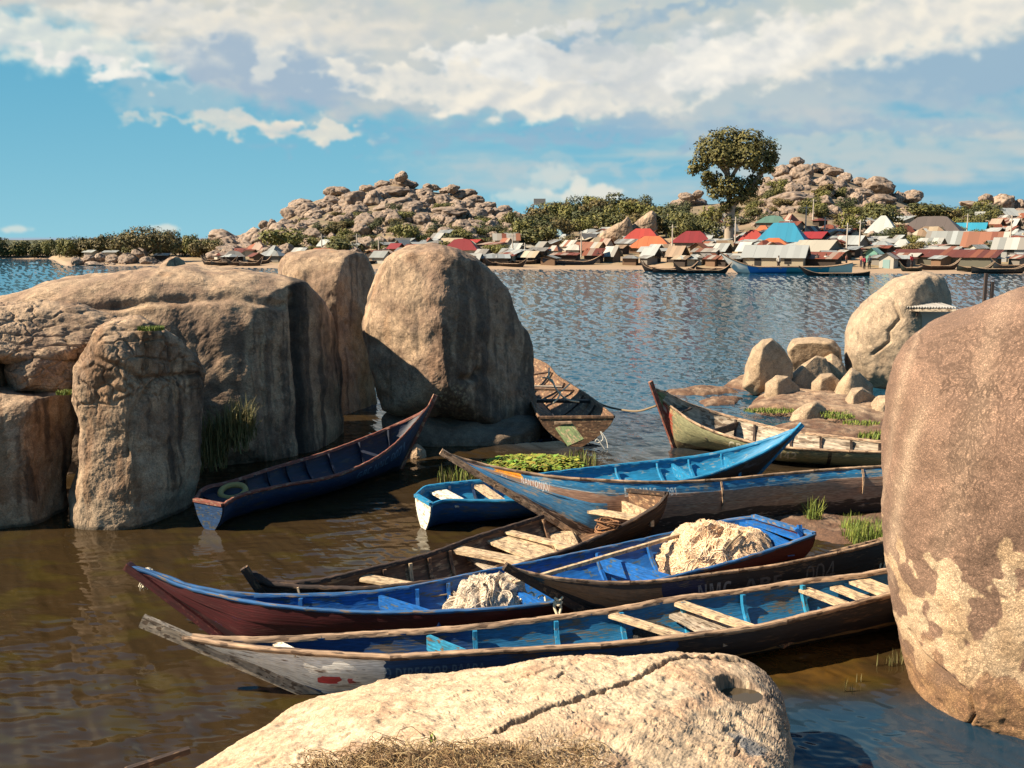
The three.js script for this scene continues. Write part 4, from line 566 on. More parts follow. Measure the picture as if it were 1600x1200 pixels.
// ---------------------------------------------------------------- the flat pale rock in the foreground
let slabTop;
{
  const rim = [[255, 1215, .12], [330, 1168, .14], [400, 1128, .17], [470, 1090, .24], [560, 1065, .38], [650, 1046, .52], [760, 1031, .68], [870, 1013, .86], [1000, 1009, .93], [1100, 1009, .93], [1165, 1017, .88], [1200, 1036, .84], [1222, 1062, .8], [1232, 1100, .78], [1240, 1150, .78], [1252, 1230, .8]].map((q) => onY(...q));
  const last = rim[rim.length - 1], first = rim[0];
  rim.push(V(last.x + 0.1, 0.8, -4.6), V(1.2, 0.9, -3.2), V(-1.2, 0.6, -3.0), V(first.x - 0.4, 0.1, -4.6));
  const rc = curve([...rim, rim[0]]), c = V(0.1, 0, -5.3), seg = 860, rings = 270, Rr = [], Hh = [];
  const dense = []; for (let i = 0; i < 1200; i++) dense.push(rc.getPointAt(i / 1200));
  const ang = dense.map((p) => Math.atan2(p.z - c.z, p.x - c.x)), order = ang.map((a, i) => [a, i]).sort((a, b) => a[0] - b[0]);
  const angle = (k) => { const f = (k + 0.5) / seg; return f < 0.84 ? -Math.PI - 0.12 + f / 0.84 * (Math.PI + 0.24) : 0.12 + (f - 0.84) / 0.16 * (Math.PI - 0.24); };
  for (let k = 0; k < seg; k++) { let a = angle(k); if (a < -Math.PI) a += 2 * Math.PI; let lo = order[order.length - 1], hi = order[0]; for (const q of order) { if (q[0] <= a) lo = q; else { hi = q; break; } } const A = dense[lo[1]], B = dense[hi[1]]; let span = hi[0] - lo[0]; if (span < 0) span += 2 * Math.PI; let t = a - lo[0]; if (t < 0) t += 2 * Math.PI; t = span > 1e-6 ? clamp(t / span) : 0; const p = A.clone().lerp(B, t); Rr.push(Math.hypot(p.x - c.x, p.z - c.z)); Hh.push(p.y); }
  const plane = (px, py) => { const p = onY(px, py, 0.95); return [p.x, p.z]; };
  const crack = [[1162, 1019], [1110, 1024], [1060, 1036], [1020, 1052], [960, 1082], [900, 1108], [850, 1128], [800, 1150], [770, 1166]].map((q) => plane(...q));
  const small = [[[870, 1040], [835, 1052], [790, 1056]], [[880, 1056], [870, 1066]], [[470, 1125], [462, 1142], [450, 1150]], [[437, 1160], [410, 1172], [385, 1190]], [[740, 1060], [700, 1072]], [[575, 1090], [545, 1102]], [[1158, 1140], [1150, 1155], [1156, 1170], [1148, 1180]], [[480, 1160], [468, 1180]]].map((l) => l.map((q) => plane(...q)));
  const pot = plane(1156, 1066), lich = plane(1172, 1150);
  const P = [], col = new Float32Array(rings * seg * 3);
  for (let i = 0; i < rings; i++) for (let k = 0; k < seg; k++) {
    const top = i < rings - 46, t = top ? Math.pow(i / (rings - 47), 0.72) : 1, a = angle(k);
    const R0 = Rr[k], he = Hh[k], hc = 1.12;
    let r = R0 * t, h = lerp(hc, he, Math.pow(t, 1.7)) - 0.13 * (t > 0.86 ? 1 - Math.sqrt(Math.max(0, 1 - ((t - 0.86) / 0.14) ** 2)) : 0), dd = 0;
    if (!top) { dd = (i - (rings - 47)) / 46; r = R0 * (1 + 0.012 * Math.sin(dd * 3)) - 0.3 * dd * dd; h = he - 0.13 - dd * (he + 0.35); }
    let x = c.x + Math.cos(a) * r, z = c.z + Math.sin(a) * r;
    const n = fbm(x * 1.1, z * 1.1, 5, 4), f = fbm(x * 6, h * 6, z * 6, 4), g = N3(x * 40, h * 40, z * 40);
    const push = (0.05 * n + 0.009 * f) * (top ? sstep(0, 0.2, 1.05 - t) * 0.5 + 0.5 : 1);
    if (top) h += push * 1.2 + 0.004 * g; else { x += Math.cos(a) * (push * 1.6 + 0.03 * fbm(x * 3, h * 5, z * 3, 3)); z += Math.sin(a) * push * 1.6; h += 0.01 * f; }
    const wob = 0.02 * fbm(x * 9, z * 9, 1, 3), dc = top ? polyDist(x + wob, z + wob, crack) : 9;
    let ck = groove(dc, 0.019, 0.13); let ds = 9; if (top) for (const l of small) ds = Math.min(ds, polyDist(x + wob, z - wob, l)); ck += groove(ds, 0.012, 0.03);
    if (top && x > 0) { // rock falls a little on the near side of the long crack
    }
    const pe = Math.hypot((x - pot[0]) / 0.185, (z - pot[1]) / 0.15), pd = 0;
    h -= ck + pd;
    // flaked skin
    const fl = top ? 0.009 * sstep(0.06, 0.1, fbm(x * 2.2 + 9, z * 3.4, 4, 4)) + 0.01 * sstep(0.1, 0.13, fbm(x * 3.1, z * 4.4 + 6, 2, 4)) : 0; h -= fl;
    P.push(V(x, h, z));
    let q = mix3([0.72, 0.56, 0.385], [0.64, 0.47, 0.31], clamp(0.4 + n * 1.2 + 0.3 * f)); q = mix3(q, [0.56, 0.34, 0.21], 0.6 * sstep(0.1, 0.4, fbm(x * 1.7, z * 1.7, 15, 4)));
    q = mix3(q, [0.34, 0.23, 0.15], 0.4 * sstep(0.26, 0.55, fbm(x * 3.3, z * 3.3, 25, 4))); q = mix3(q, [0.2, 0.135, 0.09], 0.85 * sstep(1.75, 1.05, pe + 0.5 * f + 0.3 * n - 0.3 * sstep(0, 0.3, z - pot[1] + (pot[0] - x) * 0.5)) * sstep(-0.1, 0.15, f + 0.2));
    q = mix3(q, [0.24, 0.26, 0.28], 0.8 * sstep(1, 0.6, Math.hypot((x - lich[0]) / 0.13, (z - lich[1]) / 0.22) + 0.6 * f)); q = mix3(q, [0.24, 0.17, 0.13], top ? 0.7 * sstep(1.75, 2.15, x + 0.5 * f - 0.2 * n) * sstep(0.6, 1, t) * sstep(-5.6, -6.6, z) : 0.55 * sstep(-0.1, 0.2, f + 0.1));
    q = mix3(q, [0.06, 0.045, 0.032], sstep(0.03, 0.008, dc) * 0.7);
    const kk = 1 + 0.08 * g + 0.14 * f; col.set([q[0] * kk, q[1] * kk, q[2] * kk], (i * seg + k) * 3);
  }
  const g = gridGeo(P, rings, seg, null, true, col); g.index.array.reverse(); g.computeVertexNormals(); g.setAttribute('uv', new THREE.BufferAttribute(boxUV(g.attributes.position.array, g.attributes.normal.array, 0.9), 2));
  let lvl = [9, 0]; for (const p of P) { const d = Math.hypot(p.x - pot[0], p.z - pot[1]); if (d < lvl[0]) lvl = [d, p.y]; } const pl = lvl[1] - 0.045;
  P.forEach((p, i) => { const e = Math.hypot((p.x - pot[0]) / 0.185, (p.z - pot[1]) / 0.15) + 0.08 * fbm(p.x * 9, p.z * 9, 3, 2); if (e < 1.2 && p.y > pl - 0.03) { p.y = lerp(p.y, pl - 0.03, sstep(1.08, 0.9, e)); g.attributes.position.setY(i, p.y); } }); g.computeVertexNormals();
  const slab = thing('flat_rock', 'flat pale cracked granite rock in the foreground with a small water-filled hollow', 'rock');
  mesh('stone_body', g, new THREE.MeshStandardMaterial({ vertexColors: true, map: rockGrain, bumpMap: rockBump, bumpScale: 0.007, roughness: 0.92 }), slab);
  const w = new THREE.CircleGeometry(1, 40); w.rotateX(-Math.PI / 2); w.scale(0.19, 1, 0.155);
  
  const pm = new THREE.MeshPhysicalMaterial({ roughness: 0.04, ior: 1.333 }); pm.color.setRGB(0.06, 0.045, 0.028);
  const pool = mesh('rain_pool', w, pm, slab); pool.position.set(pot[0], pl, pot[1]);
  // surface height for what lies on it
  slabTop = (x, z) => { let b = 9, y = 0; for (let i = 0; i < P.length; i += 3) { const d = (P[i].x - x) ** 2 + (P[i].z - z) ** 2; if (d < b) { b = d; y = P[i].y; } } return y; };
}
// ---------------------------------------------------------------- nets, ropes, poles and plants round the boats
function clothC(a, b, s) { return (x, y, z) => { const f = fbm(x * 9, y * 9, z * 9, 3), r = ridged(x * 7, y * 7, z * 7 + s, 3); const c = mix3(a, b, clamp(0.45 + f * 1.2)); const k = 1 + 0.12 * N3(x * 60, y * 60, z * 60); return [c[0] * k, c[1] * k, c[2] * k]; }; }
const netTex = dataTex(512, 512, (() => { const a = tileNoise(301, 20), e = tileNoise(302, 90); return (u, v) => { const x = u * 40 + 0.9 * a(u, v), y = v * 40 + 0.9 * a(v, u), l = Math.max(Math.abs(Math.sin((x + y) * Math.PI)), Math.abs(Math.sin((x - y) * Math.PI))), k = 178 + 60 * sstep(0.72, 0.98, l) + 18 * e(u, v); return [k, k, k]; }; })());
const clothMat = new THREE.MeshStandardMaterial({ vertexColors: true, map: netTex, roughness: 0.98, bumpMap: netTex, bumpScale: 0.008 }); clothMat.name = 'netting';
const netBig = rockGeo({ outline: [[1020, 893], [1030, 868], [1048, 845], [1066, 830], [1100, 822], [1140, 825], [1178, 832], [1199, 850], [1197, 864], [1150, 884], [1100, 902], [1060, 903]], depth: 12.35, front: 0.62, back: 0.5, p: 2.2, seg: 300, rings: 150, seed: 201, smooth: 3, rough: 0.5, cracked: (x, y, z) => { const a = 0.35 * N3(x * 1.6, y * 1.6, z * 1.6), b = 0.35 * N3(x * 1.6 + 9, y * 1.6, z * 1.6); return 0.05 - 0.1 * (1 - Math.abs(N3((x + a) * 1.7, (y + b) * 1.7, z * 1.7))) ** 1.5 - 0.03 * (1 - Math.abs(N3((x + a) * 4.6, (y + b) * 4.6, (z + a) * 4.6))) - 0.01 * (1 - Math.abs(N3((x + b) * 11, (y + a) * 11, z * 11))); }, colour: clothC([0.88, 0.64, 0.42], [0.8, 0.5, 0.28], 1) });
const netSmall = rockGeo({ outline: [[692, 952], [700, 940], [718, 930], [724, 916], [746, 909], [775, 909], [794, 905], [808, 908], [812, 922], [822, 950], [790, 958], [740, 958]], depth: 10.85, front: 0.3, back: 0.3, p: 2.2, seg: 240, rings: 110, seed: 204, smooth: 2, rough: 0.3, cracked: (x, y, z) => { const a = 0.12 * N3(x * 3, y * 3, z * 3); return 0.05 - 0.1 * (1 - Math.abs(N3((x + a) * 6.5 + y * 2.4, y * 0.9, z * 2))) - 0.025 * (1 - Math.abs(N3((x + a) * 16 + y * 4, y * 2, z * 5))); }, colour: clothC([0.74, 0.6, 0.45], [0.6, 0.47, 0.34], 2) });
for (const [g, seg, rings, n, label, c, sd] of [[netBig, 300, 150, 200, 'big heap of cream and orange fishing net in the stern of the red boat', [0.85, 0.62, 0.4], 61], [netSmall, 240, 110, 80, 'small draped heap of grey beige net in the middle of the red boat', [0.74, 0.6, 0.45], 62]]) {
  const t = thing('fishing_net', label, 'fishing net'), P = g.attributes.position, Nn = g.attributes.normal, r = mulberry(sd), gs = [], v = (i, j) => { const k = clamp(Math.round(i), 0, rings - 1) * seg + ((Math.round(j) % seg) + seg) % seg; return V(P.getX(k), P.getY(k), P.getZ(k)).addScaledVector(V(Nn.getX(k), Nn.getY(k), Nn.getZ(k)), 0.002 + 0.008 * r()); };
  mesh('net_heap', g, clothMat, t);
  for (let q = 0; q < n; q++) { let i = 6 + r() * rings * 0.62, j = r() * seg, a = r() * 6.28; const pts = []; for (let k = 0; k < 6; k++) { pts.push(v(i, j)); a += (r() - 0.5) * 1.4; i += Math.sin(a) * 4; j += Math.cos(a) * 7 * clamp(30 / Math.max(i, 4), 0.6, 3); if (i < 2) break; } if (pts.length > 3) gs.push(tube(pts, 0.0035 + 0.003 * r(), 10, 3)); }
  mesh('loose_cord', merged(gs), std(c, 0.95), t).userData.kind = 'stuff';
}
tag(mesh('fishing_net', rockGeo({ outline: [[982, 1000], [990, 982], [1012, 974], [1040, 978], [1062, 990], [1066, 1002], [1020, 1008]], depth: 9.95, front: 0.16, back: 0.16, p: 2.2, seg: 140, rings: 70, seed: 207, smooth: 3, rough: 0.3, cracked: (x, y, z) => 0.03 - 0.06 * ridged(x * 5, y * 5, z * 5, 3), colour: clothC([0.05, 0.045, 0.04], [0.025, 0.022, 0.02], 2) }), clothMat), 'dark bundle of net under the seat boards of the nearest boat', 'fishing net');
const rope = (name, label, strands, r, mat = ropeMat, cat = 'rope') => tag(mesh(name, merged(strands.map((s) => tube(s.map((q) => at(...q)), r, Math.max(16, s.length * 8), 5))), mat), label, cat);
rope('rope', 'frayed pale rope tied round the bow of the black boat', [[[868, 904, 10.25], [876, 912, 10.2], [872, 930, 10.12], [866, 946, 10.06], [871, 962, 10]], [[874, 904, 10.3], [879, 920, 10.2], [868, 934, 10.1], [876, 948, 10.06], [873, 964, 10]], [[866, 934, 10.08], [874, 938, 10.06], [879, 933, 10.1]], [[865, 940, 10.08], [873, 946, 10.04], [878, 940, 10.1]]], 0.016);
rope('rope', 'pale doubled rope hanging down the side of the black boat by the huge right boulder', [[[1379, 846, 11.9], [1377, 870, 11.8], [1373, 905, 11.6]], [[1384, 846, 11.9], [1383, 872, 11.8], [1379, 906, 11.6]]], 0.012);
rope('mooring_rope', 'dark rope sagging over the water between the brown boat and the grey-green boat', [[[924, 623, 23.4], [945, 634, 22.6], [975, 641, 21.8], [1000, 642, 21], [1026, 634, 20.4]]], 0.025, ropeDark);
rope('rope', 'thin grey line stretched along the inside of the red boat', [[[466, 946, 10.5], [540, 941, 10.62], [620, 936, 10.8], [690, 930, 10.9], [722, 924, 11]]], 0.011, ropeDark);
rope('rope', 'white looped rope hanging from the stern of the brown boat', [[[938, 674, 20.35], [942, 686, 20.3], [934, 692, 20.28], [930, 690, 20.28], [933, 686, 20.28], [941, 696, 20.26], [945, 702, 20.25]], [[939, 674, 20.35], [947, 686, 20.3], [950, 700, 20.25]]], 0.009, std(rgb(200, 194, 180), 0.95));
rope('rope', 'tangle of pale ropes lying over the seats of the brown boat', [[[848, 590, 23.2], [860, 592, 23], [868, 606, 22.4], [880, 620, 21.8], [892, 626, 21.6], [905, 628, 21.6]], [[858, 575, 24.6], [858, 592, 23.4], [866, 600, 22.8]], [[878, 611, 22.4], [890, 600, 23.2]], [[876, 612, 22], [872, 622, 21.5], [864, 630, 21.2]]], 0.02);
tag(mesh('bamboo_pole', beam(at(1076, 832, 12.5), at(803, 912, 10.72), 0.045, 0.045), W.pale), 'long pale wooden pole lying slantwise across the red boat onto the big net', 'pole');
rope('net_rope', 'brown cord lying over the big heap of net in the red boat', [[[1160, 832, 11.9], [1140, 850, 11.78], [1126, 868, 11.72], [1112, 882, 11.68], [1104, 892, 11.68]], [[1126, 866, 11.72], [1134, 874, 11.72], [1142, 880, 11.76]]], 0.014, ropeDark);
{
  const rag = thing('rag', 'white rag knotted round the upturned bow of the red boat', 'rag'), m = std(rgb(222, 212, 190), 0.98);
  mesh('knot', rockGeo({ outline: [[219, 905], [222, 893], [232, 889], [242, 894], [244, 904], [234, 912], [226, 914]], depth: 10.74, front: 0.12, back: 0.09, p: 2, seg: 60, rings: 30, seed: 210, smooth: 8, rough: 0.2, cracked: (x, y, z) => -0.03 * ridged(x * 12, y * 12, z * 12, 2), colour: clothC([0.7, 0.63, 0.5], [0.55, 0.47, 0.36], 3) }), clothMat, rag);
  const r = mulberry(77), g = []; for (let i = 0; i < 16; i++) { const x = 221 + r() * 16, y = 903 + r() * 5; g.push(tube([at(x, y, 10.66), at(x + (r() - 0.6) * 10, y + 5 + r() * 5, 10.64), at(x + (r() - 0.6) * 14, y + 9 + r() * 9, 10.72)], 0.006, 6, 4)); } for (let i = 0; i < 8; i++) { const x = 243 + r() * 8; g.push(tube([at(x, 900 + (x - 243) * 0.4, 10.75), at(x + 8 + r() * 8, 902 + r() * 4 + (x - 243) * 0.4, 10.72), at(x + 14 + r() * 14, 906 + r() * 6, 10.7)], 0.006, 6, 4)); }
  mesh('fringe', merged(g), m, rag);
}
tag(mesh('oar_stub', merged([beam(at(449, 942, 10.62), at(474, 948, 10.5), 0.07, 0.035)]), W.sky), 'short bright blue board on the gunwale near the bow of the red boat', 'board');
tag(mesh('stick', beam(at(465, 918, 10.5), at(473, 948, 10.5), 0.02, 0.02), W.pale), 'thin pale stick standing up by the bow of the red boat', 'stick');
for (const [x, y, t] of [[818, 930, 'left'], [829, 932, 'middle'], [846, 937, 'right']]) tag(mesh('rope_loop', tube([at(x - 4, y + 8, 10.62), at(x - 4, y - 4, 10.8), at(x + 3, y - 7, 10.85), at(x + 6, y + 2, 10.75), at(x + 4, y + 11, 10.62)], 0.012, 16, 5), ropeMat), t + ' of three white rope loops over the blue seat board of the red boat', 'rope loop');
tag(mesh('wooden_block', (() => { const p = at(778, 987, 9.95), s = boatJ.sAt(778, 0), t = boatJ.tang(s); const gs = [boxAt(p, t, V(0, 1, 0), t.clone().cross(V(0, 1, 0)), 0.24, 0.115, 0.07), boxAt(p, t, V(0, 1, 0), t.clone().cross(V(0, 1, 0)), 0.21, 0.14, 0.06)]; return merged(gs); })(), W.grey), 'square grey wooden block fixed inside the far side of the nearest boat', 'block');
{ const p = thing('rudder_board', 'green mossy board leaning on the stern of the brown boat', 'board'), a = at(871, 664, 20.3), b = at(891, 692, 19.9); mesh('board', (() => { const ax = b.clone().sub(a), L = ax.length(); ax.normalize(); const az = V(1, 0, 0.1).normalize(), ay = az.clone().cross(ax).normalize(); const zz = ax.clone().cross(ay); return boxAt(a.clone().add(b).multiplyScalar(0.5).add(V(0.12, 0, 0)), ax, ay, zz, L, 0.035, 0.38); })(), W.green, p); mesh('top_batten', beam(at(866, 661, 20.28), at(893, 660, 20.25), 0.06, 0.05), W.rail, p); }
tag(mesh('float_ring', new THREE.TorusGeometry(0.2, 0.05, 8, 28).rotateX(-1.25).translate(...at(364, 768, 15.3).toArray()), std(rgb(150, 130, 80), 0.9)), 'yellowish ring lying in the stern of the dark blue shaded boat', 'ring');
tag(mesh('plank', beam(at(196, 1205, 7.2), at(296, 1172, 7.5), 0.05, 0.05), W.dark), 'dark plank in the water at the bottom left, against the foreground rock', 'plank');
{ // coil of brown cord in the brown boat
  const c = at(948, 832, 13.0), g = []; const r = mulberry(13); for (let i = 0; i < 16; i++) { const a = r() * 6.3, q = 0.09 + 0.07 * r(); const pts = []; for (let k = 0; k <= 12; k++) { const b = k / 12 * 6.283; pts.push(V(c.x + Math.cos(b) * q * 1.1 + 0.03 * r(), c.y + 0.05 + 0.1 * i / 16 + 0.05 * Math.sin(b + a), c.z + Math.sin(b) * q)); } g.push(tube(pts, 0.011, 26, 4)); }
  tag(mesh('cord_coil', merged(g), std(rgb(130, 92, 62), 0.95)), 'tangled coil of brown cord on the floor of the unpainted brown boat', 'cord coil');
}
{ // stern cleat of the red boat
  tag(mesh('mooring_peg', merged([beam(at(1251, 840, 12.05), at(1249, 820, 12.1), 0.05, 0.05), beam(at(1243, 826, 12.05), at(1252, 836, 12.05), 0.04, 0.04)]), W.blue), 'blue peg standing at the stern corner of the red boat', 'peg');
}
// blades of grass, joined: centre, spread, number, height
function blades(name, label, spots, colours, opt = {}) {
  const r = mulberry(opt.seed || 5), pos = [], col = [], idx = [];
  for (const [c, sx, sz, n, h] of spots) for (let i = 0; i < n; i++) {
    const a = r() * 6.283, q = Math.sqrt(r()), x = c.x + Math.cos(a) * q * sx, z = c.z + Math.sin(a) * q * sz, b = r() * 6.283, H = h * (0.5 + 0.7 * r()), w = (opt.w || 0.008) * (0.6 + 0.8 * r()), bend = (opt.bend ?? 0.45) * H * r(), k = colours[Math.floor(r() * colours.length)], t = 0.8 + 0.4 * r();
    const dx = Math.cos(b), dz = Math.sin(b), y0 = c.y + (opt.drop ? (r() - 0.5) * opt.drop : 0), s = pos.length / 3;
    for (const [f, ww, bb] of [[0, 1, 0], [0.55, 0.8, 0.3], [1, 0.1, 1]]) for (const e of [-1, 1]) { pos.push(x + dx * bend * bb - dz * w * ww * e, y0 + H * f * (opt.down ? -1 : 1) - (opt.down ? 0 : 0.25 * bend * bb * bb), z + dz * bend * bb + dx * w * ww * e); col.push(k[0] * t, k[1] * t, k[2] * t); }
    idx.push(s, s + 1, s + 2, s + 1, s + 3, s + 2, s + 2, s + 3, s + 4, s + 3, s + 5, s + 4);
  }
  const g = new THREE.BufferGeometry(); g.setAttribute('position', new THREE.Float32BufferAttribute(pos, 3)); g.setAttribute('color', new THREE.Float32BufferAttribute(col, 3)); g.setIndex(idx); g.computeVertexNormals();
  return tag(mesh(name, g, grassMat, null, 'stuff'), label, opt.cat || 'grass');
}
const grassMat = new THREE.MeshStandardMaterial({ vertexColors: true, roughness: 0.8 }); grassMat.name = 'grass';
const GREEN = [[0.13, 0.17, 0.02], [0.18, 0.2, 0.03], [0.09, 0.13, 0.02]], OLIVE = [[0.12, 0.1, 0.03], [0.09, 0.09, 0.025], [0.16, 0.13, 0.05]], DRY = [[0.34, 0.22, 0.1], [0.2, 0.115, 0.05], [0.42, 0.3, 0.15], [0.13, 0.075, 0.035]];
const wp = (px, py, h = 0) => onY(px, py, h);
blades('grass', 'tall green grass tuft under the side of the long blue boat', [[wp(1272, 818), 0.14, 0.12, 90, 0.4]], GREEN, { seed: 3, w: 0.006, bend: 0.6 });
blades('grass', 'bushy green grass on the bank beside the huge right boulder', [[wp(1352, 846), 0.34, 0.3, 420, 0.26], [wp(1335, 830), 0.2, 0.2, 160, 0.26], [wp(1380, 835), 0.3, 0.3, 200, 0.25]], GREEN, { seed: 4, w: 0.006, bend: 0.5 });
blades('grass', 'thin grass standing in the shallow water left of the long blue boat', [[wp(712, 752), 0.35, 0.25, 140, 0.3], [wp(760, 740), 0.5, 0.3, 120, 0.2], [wp(905, 722), 0.4, 0.6, 120, 0.2]], [...GREEN, ...OLIVE], { seed: 6, w: 0.008 });
blades('grass', 'low green growth on the ledges in front of the heap of stones', [[wp(1205, 643, 0.15), 0.7, 0.3, 500, 0.08], [wp(1310, 652, 0.2), 0.4, 0.3, 260, 0.1], [wp(1345, 664, 0.12), 0.45, 0.3, 300, 0.1], [wp(1375, 684, 0.1), 0.5, 0.25, 300, 0.16], [wp(1290, 645, 0.2), 0.6, 0.2, 200, 0.07]], GREEN, { seed: 8, w: 0.012, bend: 0.6 });
blades('grass', 'few thin reeds in the shallows below the nearest boat', [[wp(1326, 1082), 0.06, 0.04, 9, 0.14], [wp(1342, 1066), 0.06, 0.03, 5, 0.1], [wp(1395, 1038), 0.1, 0.06, 26, 0.14], [wp(1415, 1030), 0.08, 0.06, 30, 0.16], [wp(1368, 1040), 0.04, 0.03, 6, 0.12]], OLIVE, { seed: 9, w: 0.004, bend: 0.2 });
blades('grass', 'dark hanging grass in the gap between the left rock column and the long boulder', [[at(350, 690, 17.2), 0.45, 0.3, 500, 0.5], [at(375, 672, 17.3), 0.3, 0.25, 300, 0.45], [at(330, 720, 17), 0.3, 0.3, 300, 0.5]], OLIVE, { seed: 10, w: 0.008, bend: 0.9, drop: 0.4 });
blades('moss', 'green tuft on the crown of the left rock column', [[at(236, 516, 14.9), 0.2, 0.16, 420, 0.07]], GREEN, { seed: 12, w: 0.01, bend: 0.8, cat: 'moss' });
blades('moss', 'green tuft in the joint between the square block and the left rock column', [[at(103, 616, 15.1), 0.14, 0.12, 300, 0.07]], GREEN, { seed: 14, w: 0.01, bend: 0.8, cat: 'moss' });
{ // floating broad-leaved weed
  const r = mulberry(17), pos = [], col = [], nor = [];
  for (let i = 0; i < 3600; i++) { const px = 742 + r() * 172, py = 716 + r() * 26 - 8 * (r() * (px - 742) / 172), e = ((px - 835) / 90) ** 2 + ((py - 729) / 15) ** 2; if (e > 0.8 + 0.5 * N3(px / 20, py / 6, 1)) continue; const p = wp(px, py), s = 0.03 + 0.05 * r(), a = r() * 6.28, t = (r() - 0.5) * 1.2, u = V(Math.cos(a), t * 0.6, Math.sin(a)), w = V(-Math.sin(a), (r() - 0.5) * 0.8, Math.cos(a)); p.y = 0.03 + 0.13 * r() * (1.2 - e); const k = [0.12 + 0.14 * r(), 0.17 + 0.1 * r(), 0.015 + 0.02 * r()]; const q = [p.clone().addScaledVector(u, -s), p.clone().addScaledVector(w, s * 0.7), p.clone().addScaledVector(u, s), p.clone().addScaledVector(w, -s * 0.7)]; for (const j of [0, 1, 2, 0, 2, 3]) { pos.push(q[j].x, q[j].y, q[j].z); col.push(...k); } }
  const g = new THREE.BufferGeometry(); g.setAttribute('position', new THREE.Float32BufferAttribute(pos, 3)); g.setAttribute('color', new THREE.Float32BufferAttribute(col, 3)); g.computeVertexNormals();
  tag(mesh('water_weed', g, grassMat, null, 'stuff'), 'patch of bright green floating water weed behind the bow of the long blue boat', 'water weed');
}
{ // dry tangled stalks on the foreground rock
  const r = mulberry(23), gs = [], cols = [];
  for (let i = 0; i < 2700; i++) {
    const px = 470 + r() * 470, edge = px < 560 ? 1178 : px < 640 ? 1158 : px < 860 ? 1168 : 1160, py = edge + 55 * r() ** 0.7 + 30 * Math.abs((px - 700) / 300) * r(), p0 = onY(px, py, 1.08); if (i % 3 === 0 && px > 860) continue;
    p0.y = 1.02 + 0.06 * r(); const L = 0.07 + 0.17 * r(), a = r() * 6.28, c1 = r() * 0.8; const pts = []; for (let k = 0; k <= 4; k++) { const t = k / 4, b = a + c1 * t * 4 * (r() > 0.5 ? 1 : 0.6); pts.push(V(p0.x + Math.cos(b) * L * t, p0.y + Math.sin(t * 3.1) * L * (0.2 + 0.35 * r()), p0.z + Math.sin(b) * L * t)); }
    const g = tube(pts, 0.0013 + 0.0022 * r(), 6, 3), k = DRY[Math.floor(r() * 4)], n = g.attributes.position.count, cc = new Float32Array(n * 3); for (let q = 0; q < n; q++) cc.set(k, q * 3); g.setAttribute('color', new THREE.BufferAttribute(cc, 3)); gs.push(g);
  }
  tag(mesh('dry_grass', merged(gs), grassMat, null, 'stuff'), 'tangle of dry brown stalks growing on the foreground rock at the bottom of the picture', 'dry grass');
  blades('dry_grass', 'fine straw coloured grass on the foreground rock beside the long crack', [[onY(860, 1190, 1.04), 0.4, 0.24, 900, 0.1], [onY(720, 1195, 1.05), 0.6, 0.2, 700, 0.09]], DRY, { seed: 25, w: 0.0022, bend: 1.1, cat: 'dry grass' });
  blades('seedling', 'small green seedling among the dry stalks on the foreground rock', [[onY(676, 1160, 1.08), 0.02, 0.02, 10, 0.07]], [[0.2, 0.3, 0.04]], { seed: 26, w: 0.006, bend: 0.9, cat: 'seedling' });
}
[[1288, 836, 'left end'], [1313, 830, 'middle'], [1262, 848, 'front'], [1236, 852, 'foot'], [1338, 815, 'back'], [1300, 852, 'near side']].forEach(([x, y, w], i) => rock('stone', 'small pale stone lying at the ' + w + ' of the muddy bank on the right', { outline: [[x - 9, y + 4], [x - 7, y - 3], [x, y - 5], [x + 8, y - 3], [x + 10, y + 3], [x, y + 5]], depth: 14.6 - (y - 836) * 0.03, front: 0.09, back: 0.09, p: 2.3, seg: 50, rings: 26, seed: 400 + i, rough: 0.15, colour: paleC, category: 'stone' }));
{ // shelter on the pale boulder and two iron posts
  const s = thing('shelter', 'small shelter of corrugated sheet on a concrete wall beside the pale egg-shaped boulder', 'shelter');
  const a = at(1414, 480, 28.0), b = at(1494, 481, 27.2), P = []; for (let i = 0; i <= 60; i++) for (const d of [0, 1]) { const p = a.clone().lerp(b, i / 60); p.z -= d * 1.0; p.y += 0.03 * Math.sin(i * 1.9) + d * 0.06; P.push(p); }
  mesh('roof_sheet', gridGeo(P, 61, 2), std([0.4, 0.38, 0.35], 0.5, { metalness: 0.4 }), s);
  mesh('eave_board', beam(at(1418, 484, 28.02), at(1494, 485, 27.22), 0.04, 0.09), W.grey, s); mesh('concrete_wall', boxAt(at(1476, 530, 28.1), V(1, 0, 0.1).normalize(), V(0, 1, 0), V(-0.1, 0, 1).normalize(), 2.2, 1.75, 0.2), std([0.4, 0.34, 0.28], 0.95), s); mesh('bracket', beam(at(1433, 485, 27.9), at(1433, 494, 27.9), 0.05, 0.05), W.dark, s);
  const pm = std([0.05, 0.035, 0.03], 0.8);
  for (const [x, y, t] of [[1541, 427, 'taller'], [1551, 440, 'shorter']]) { const p = at(x, y, 24), q = p.clone(); q.y = -3.3; tag(mesh('iron_post', beam(p, q, 0.07, 0.07, V(0, 0, 1)), pm), t + ' of two dark posts standing in the lake behind the huge right boulder', 'post'); }
}
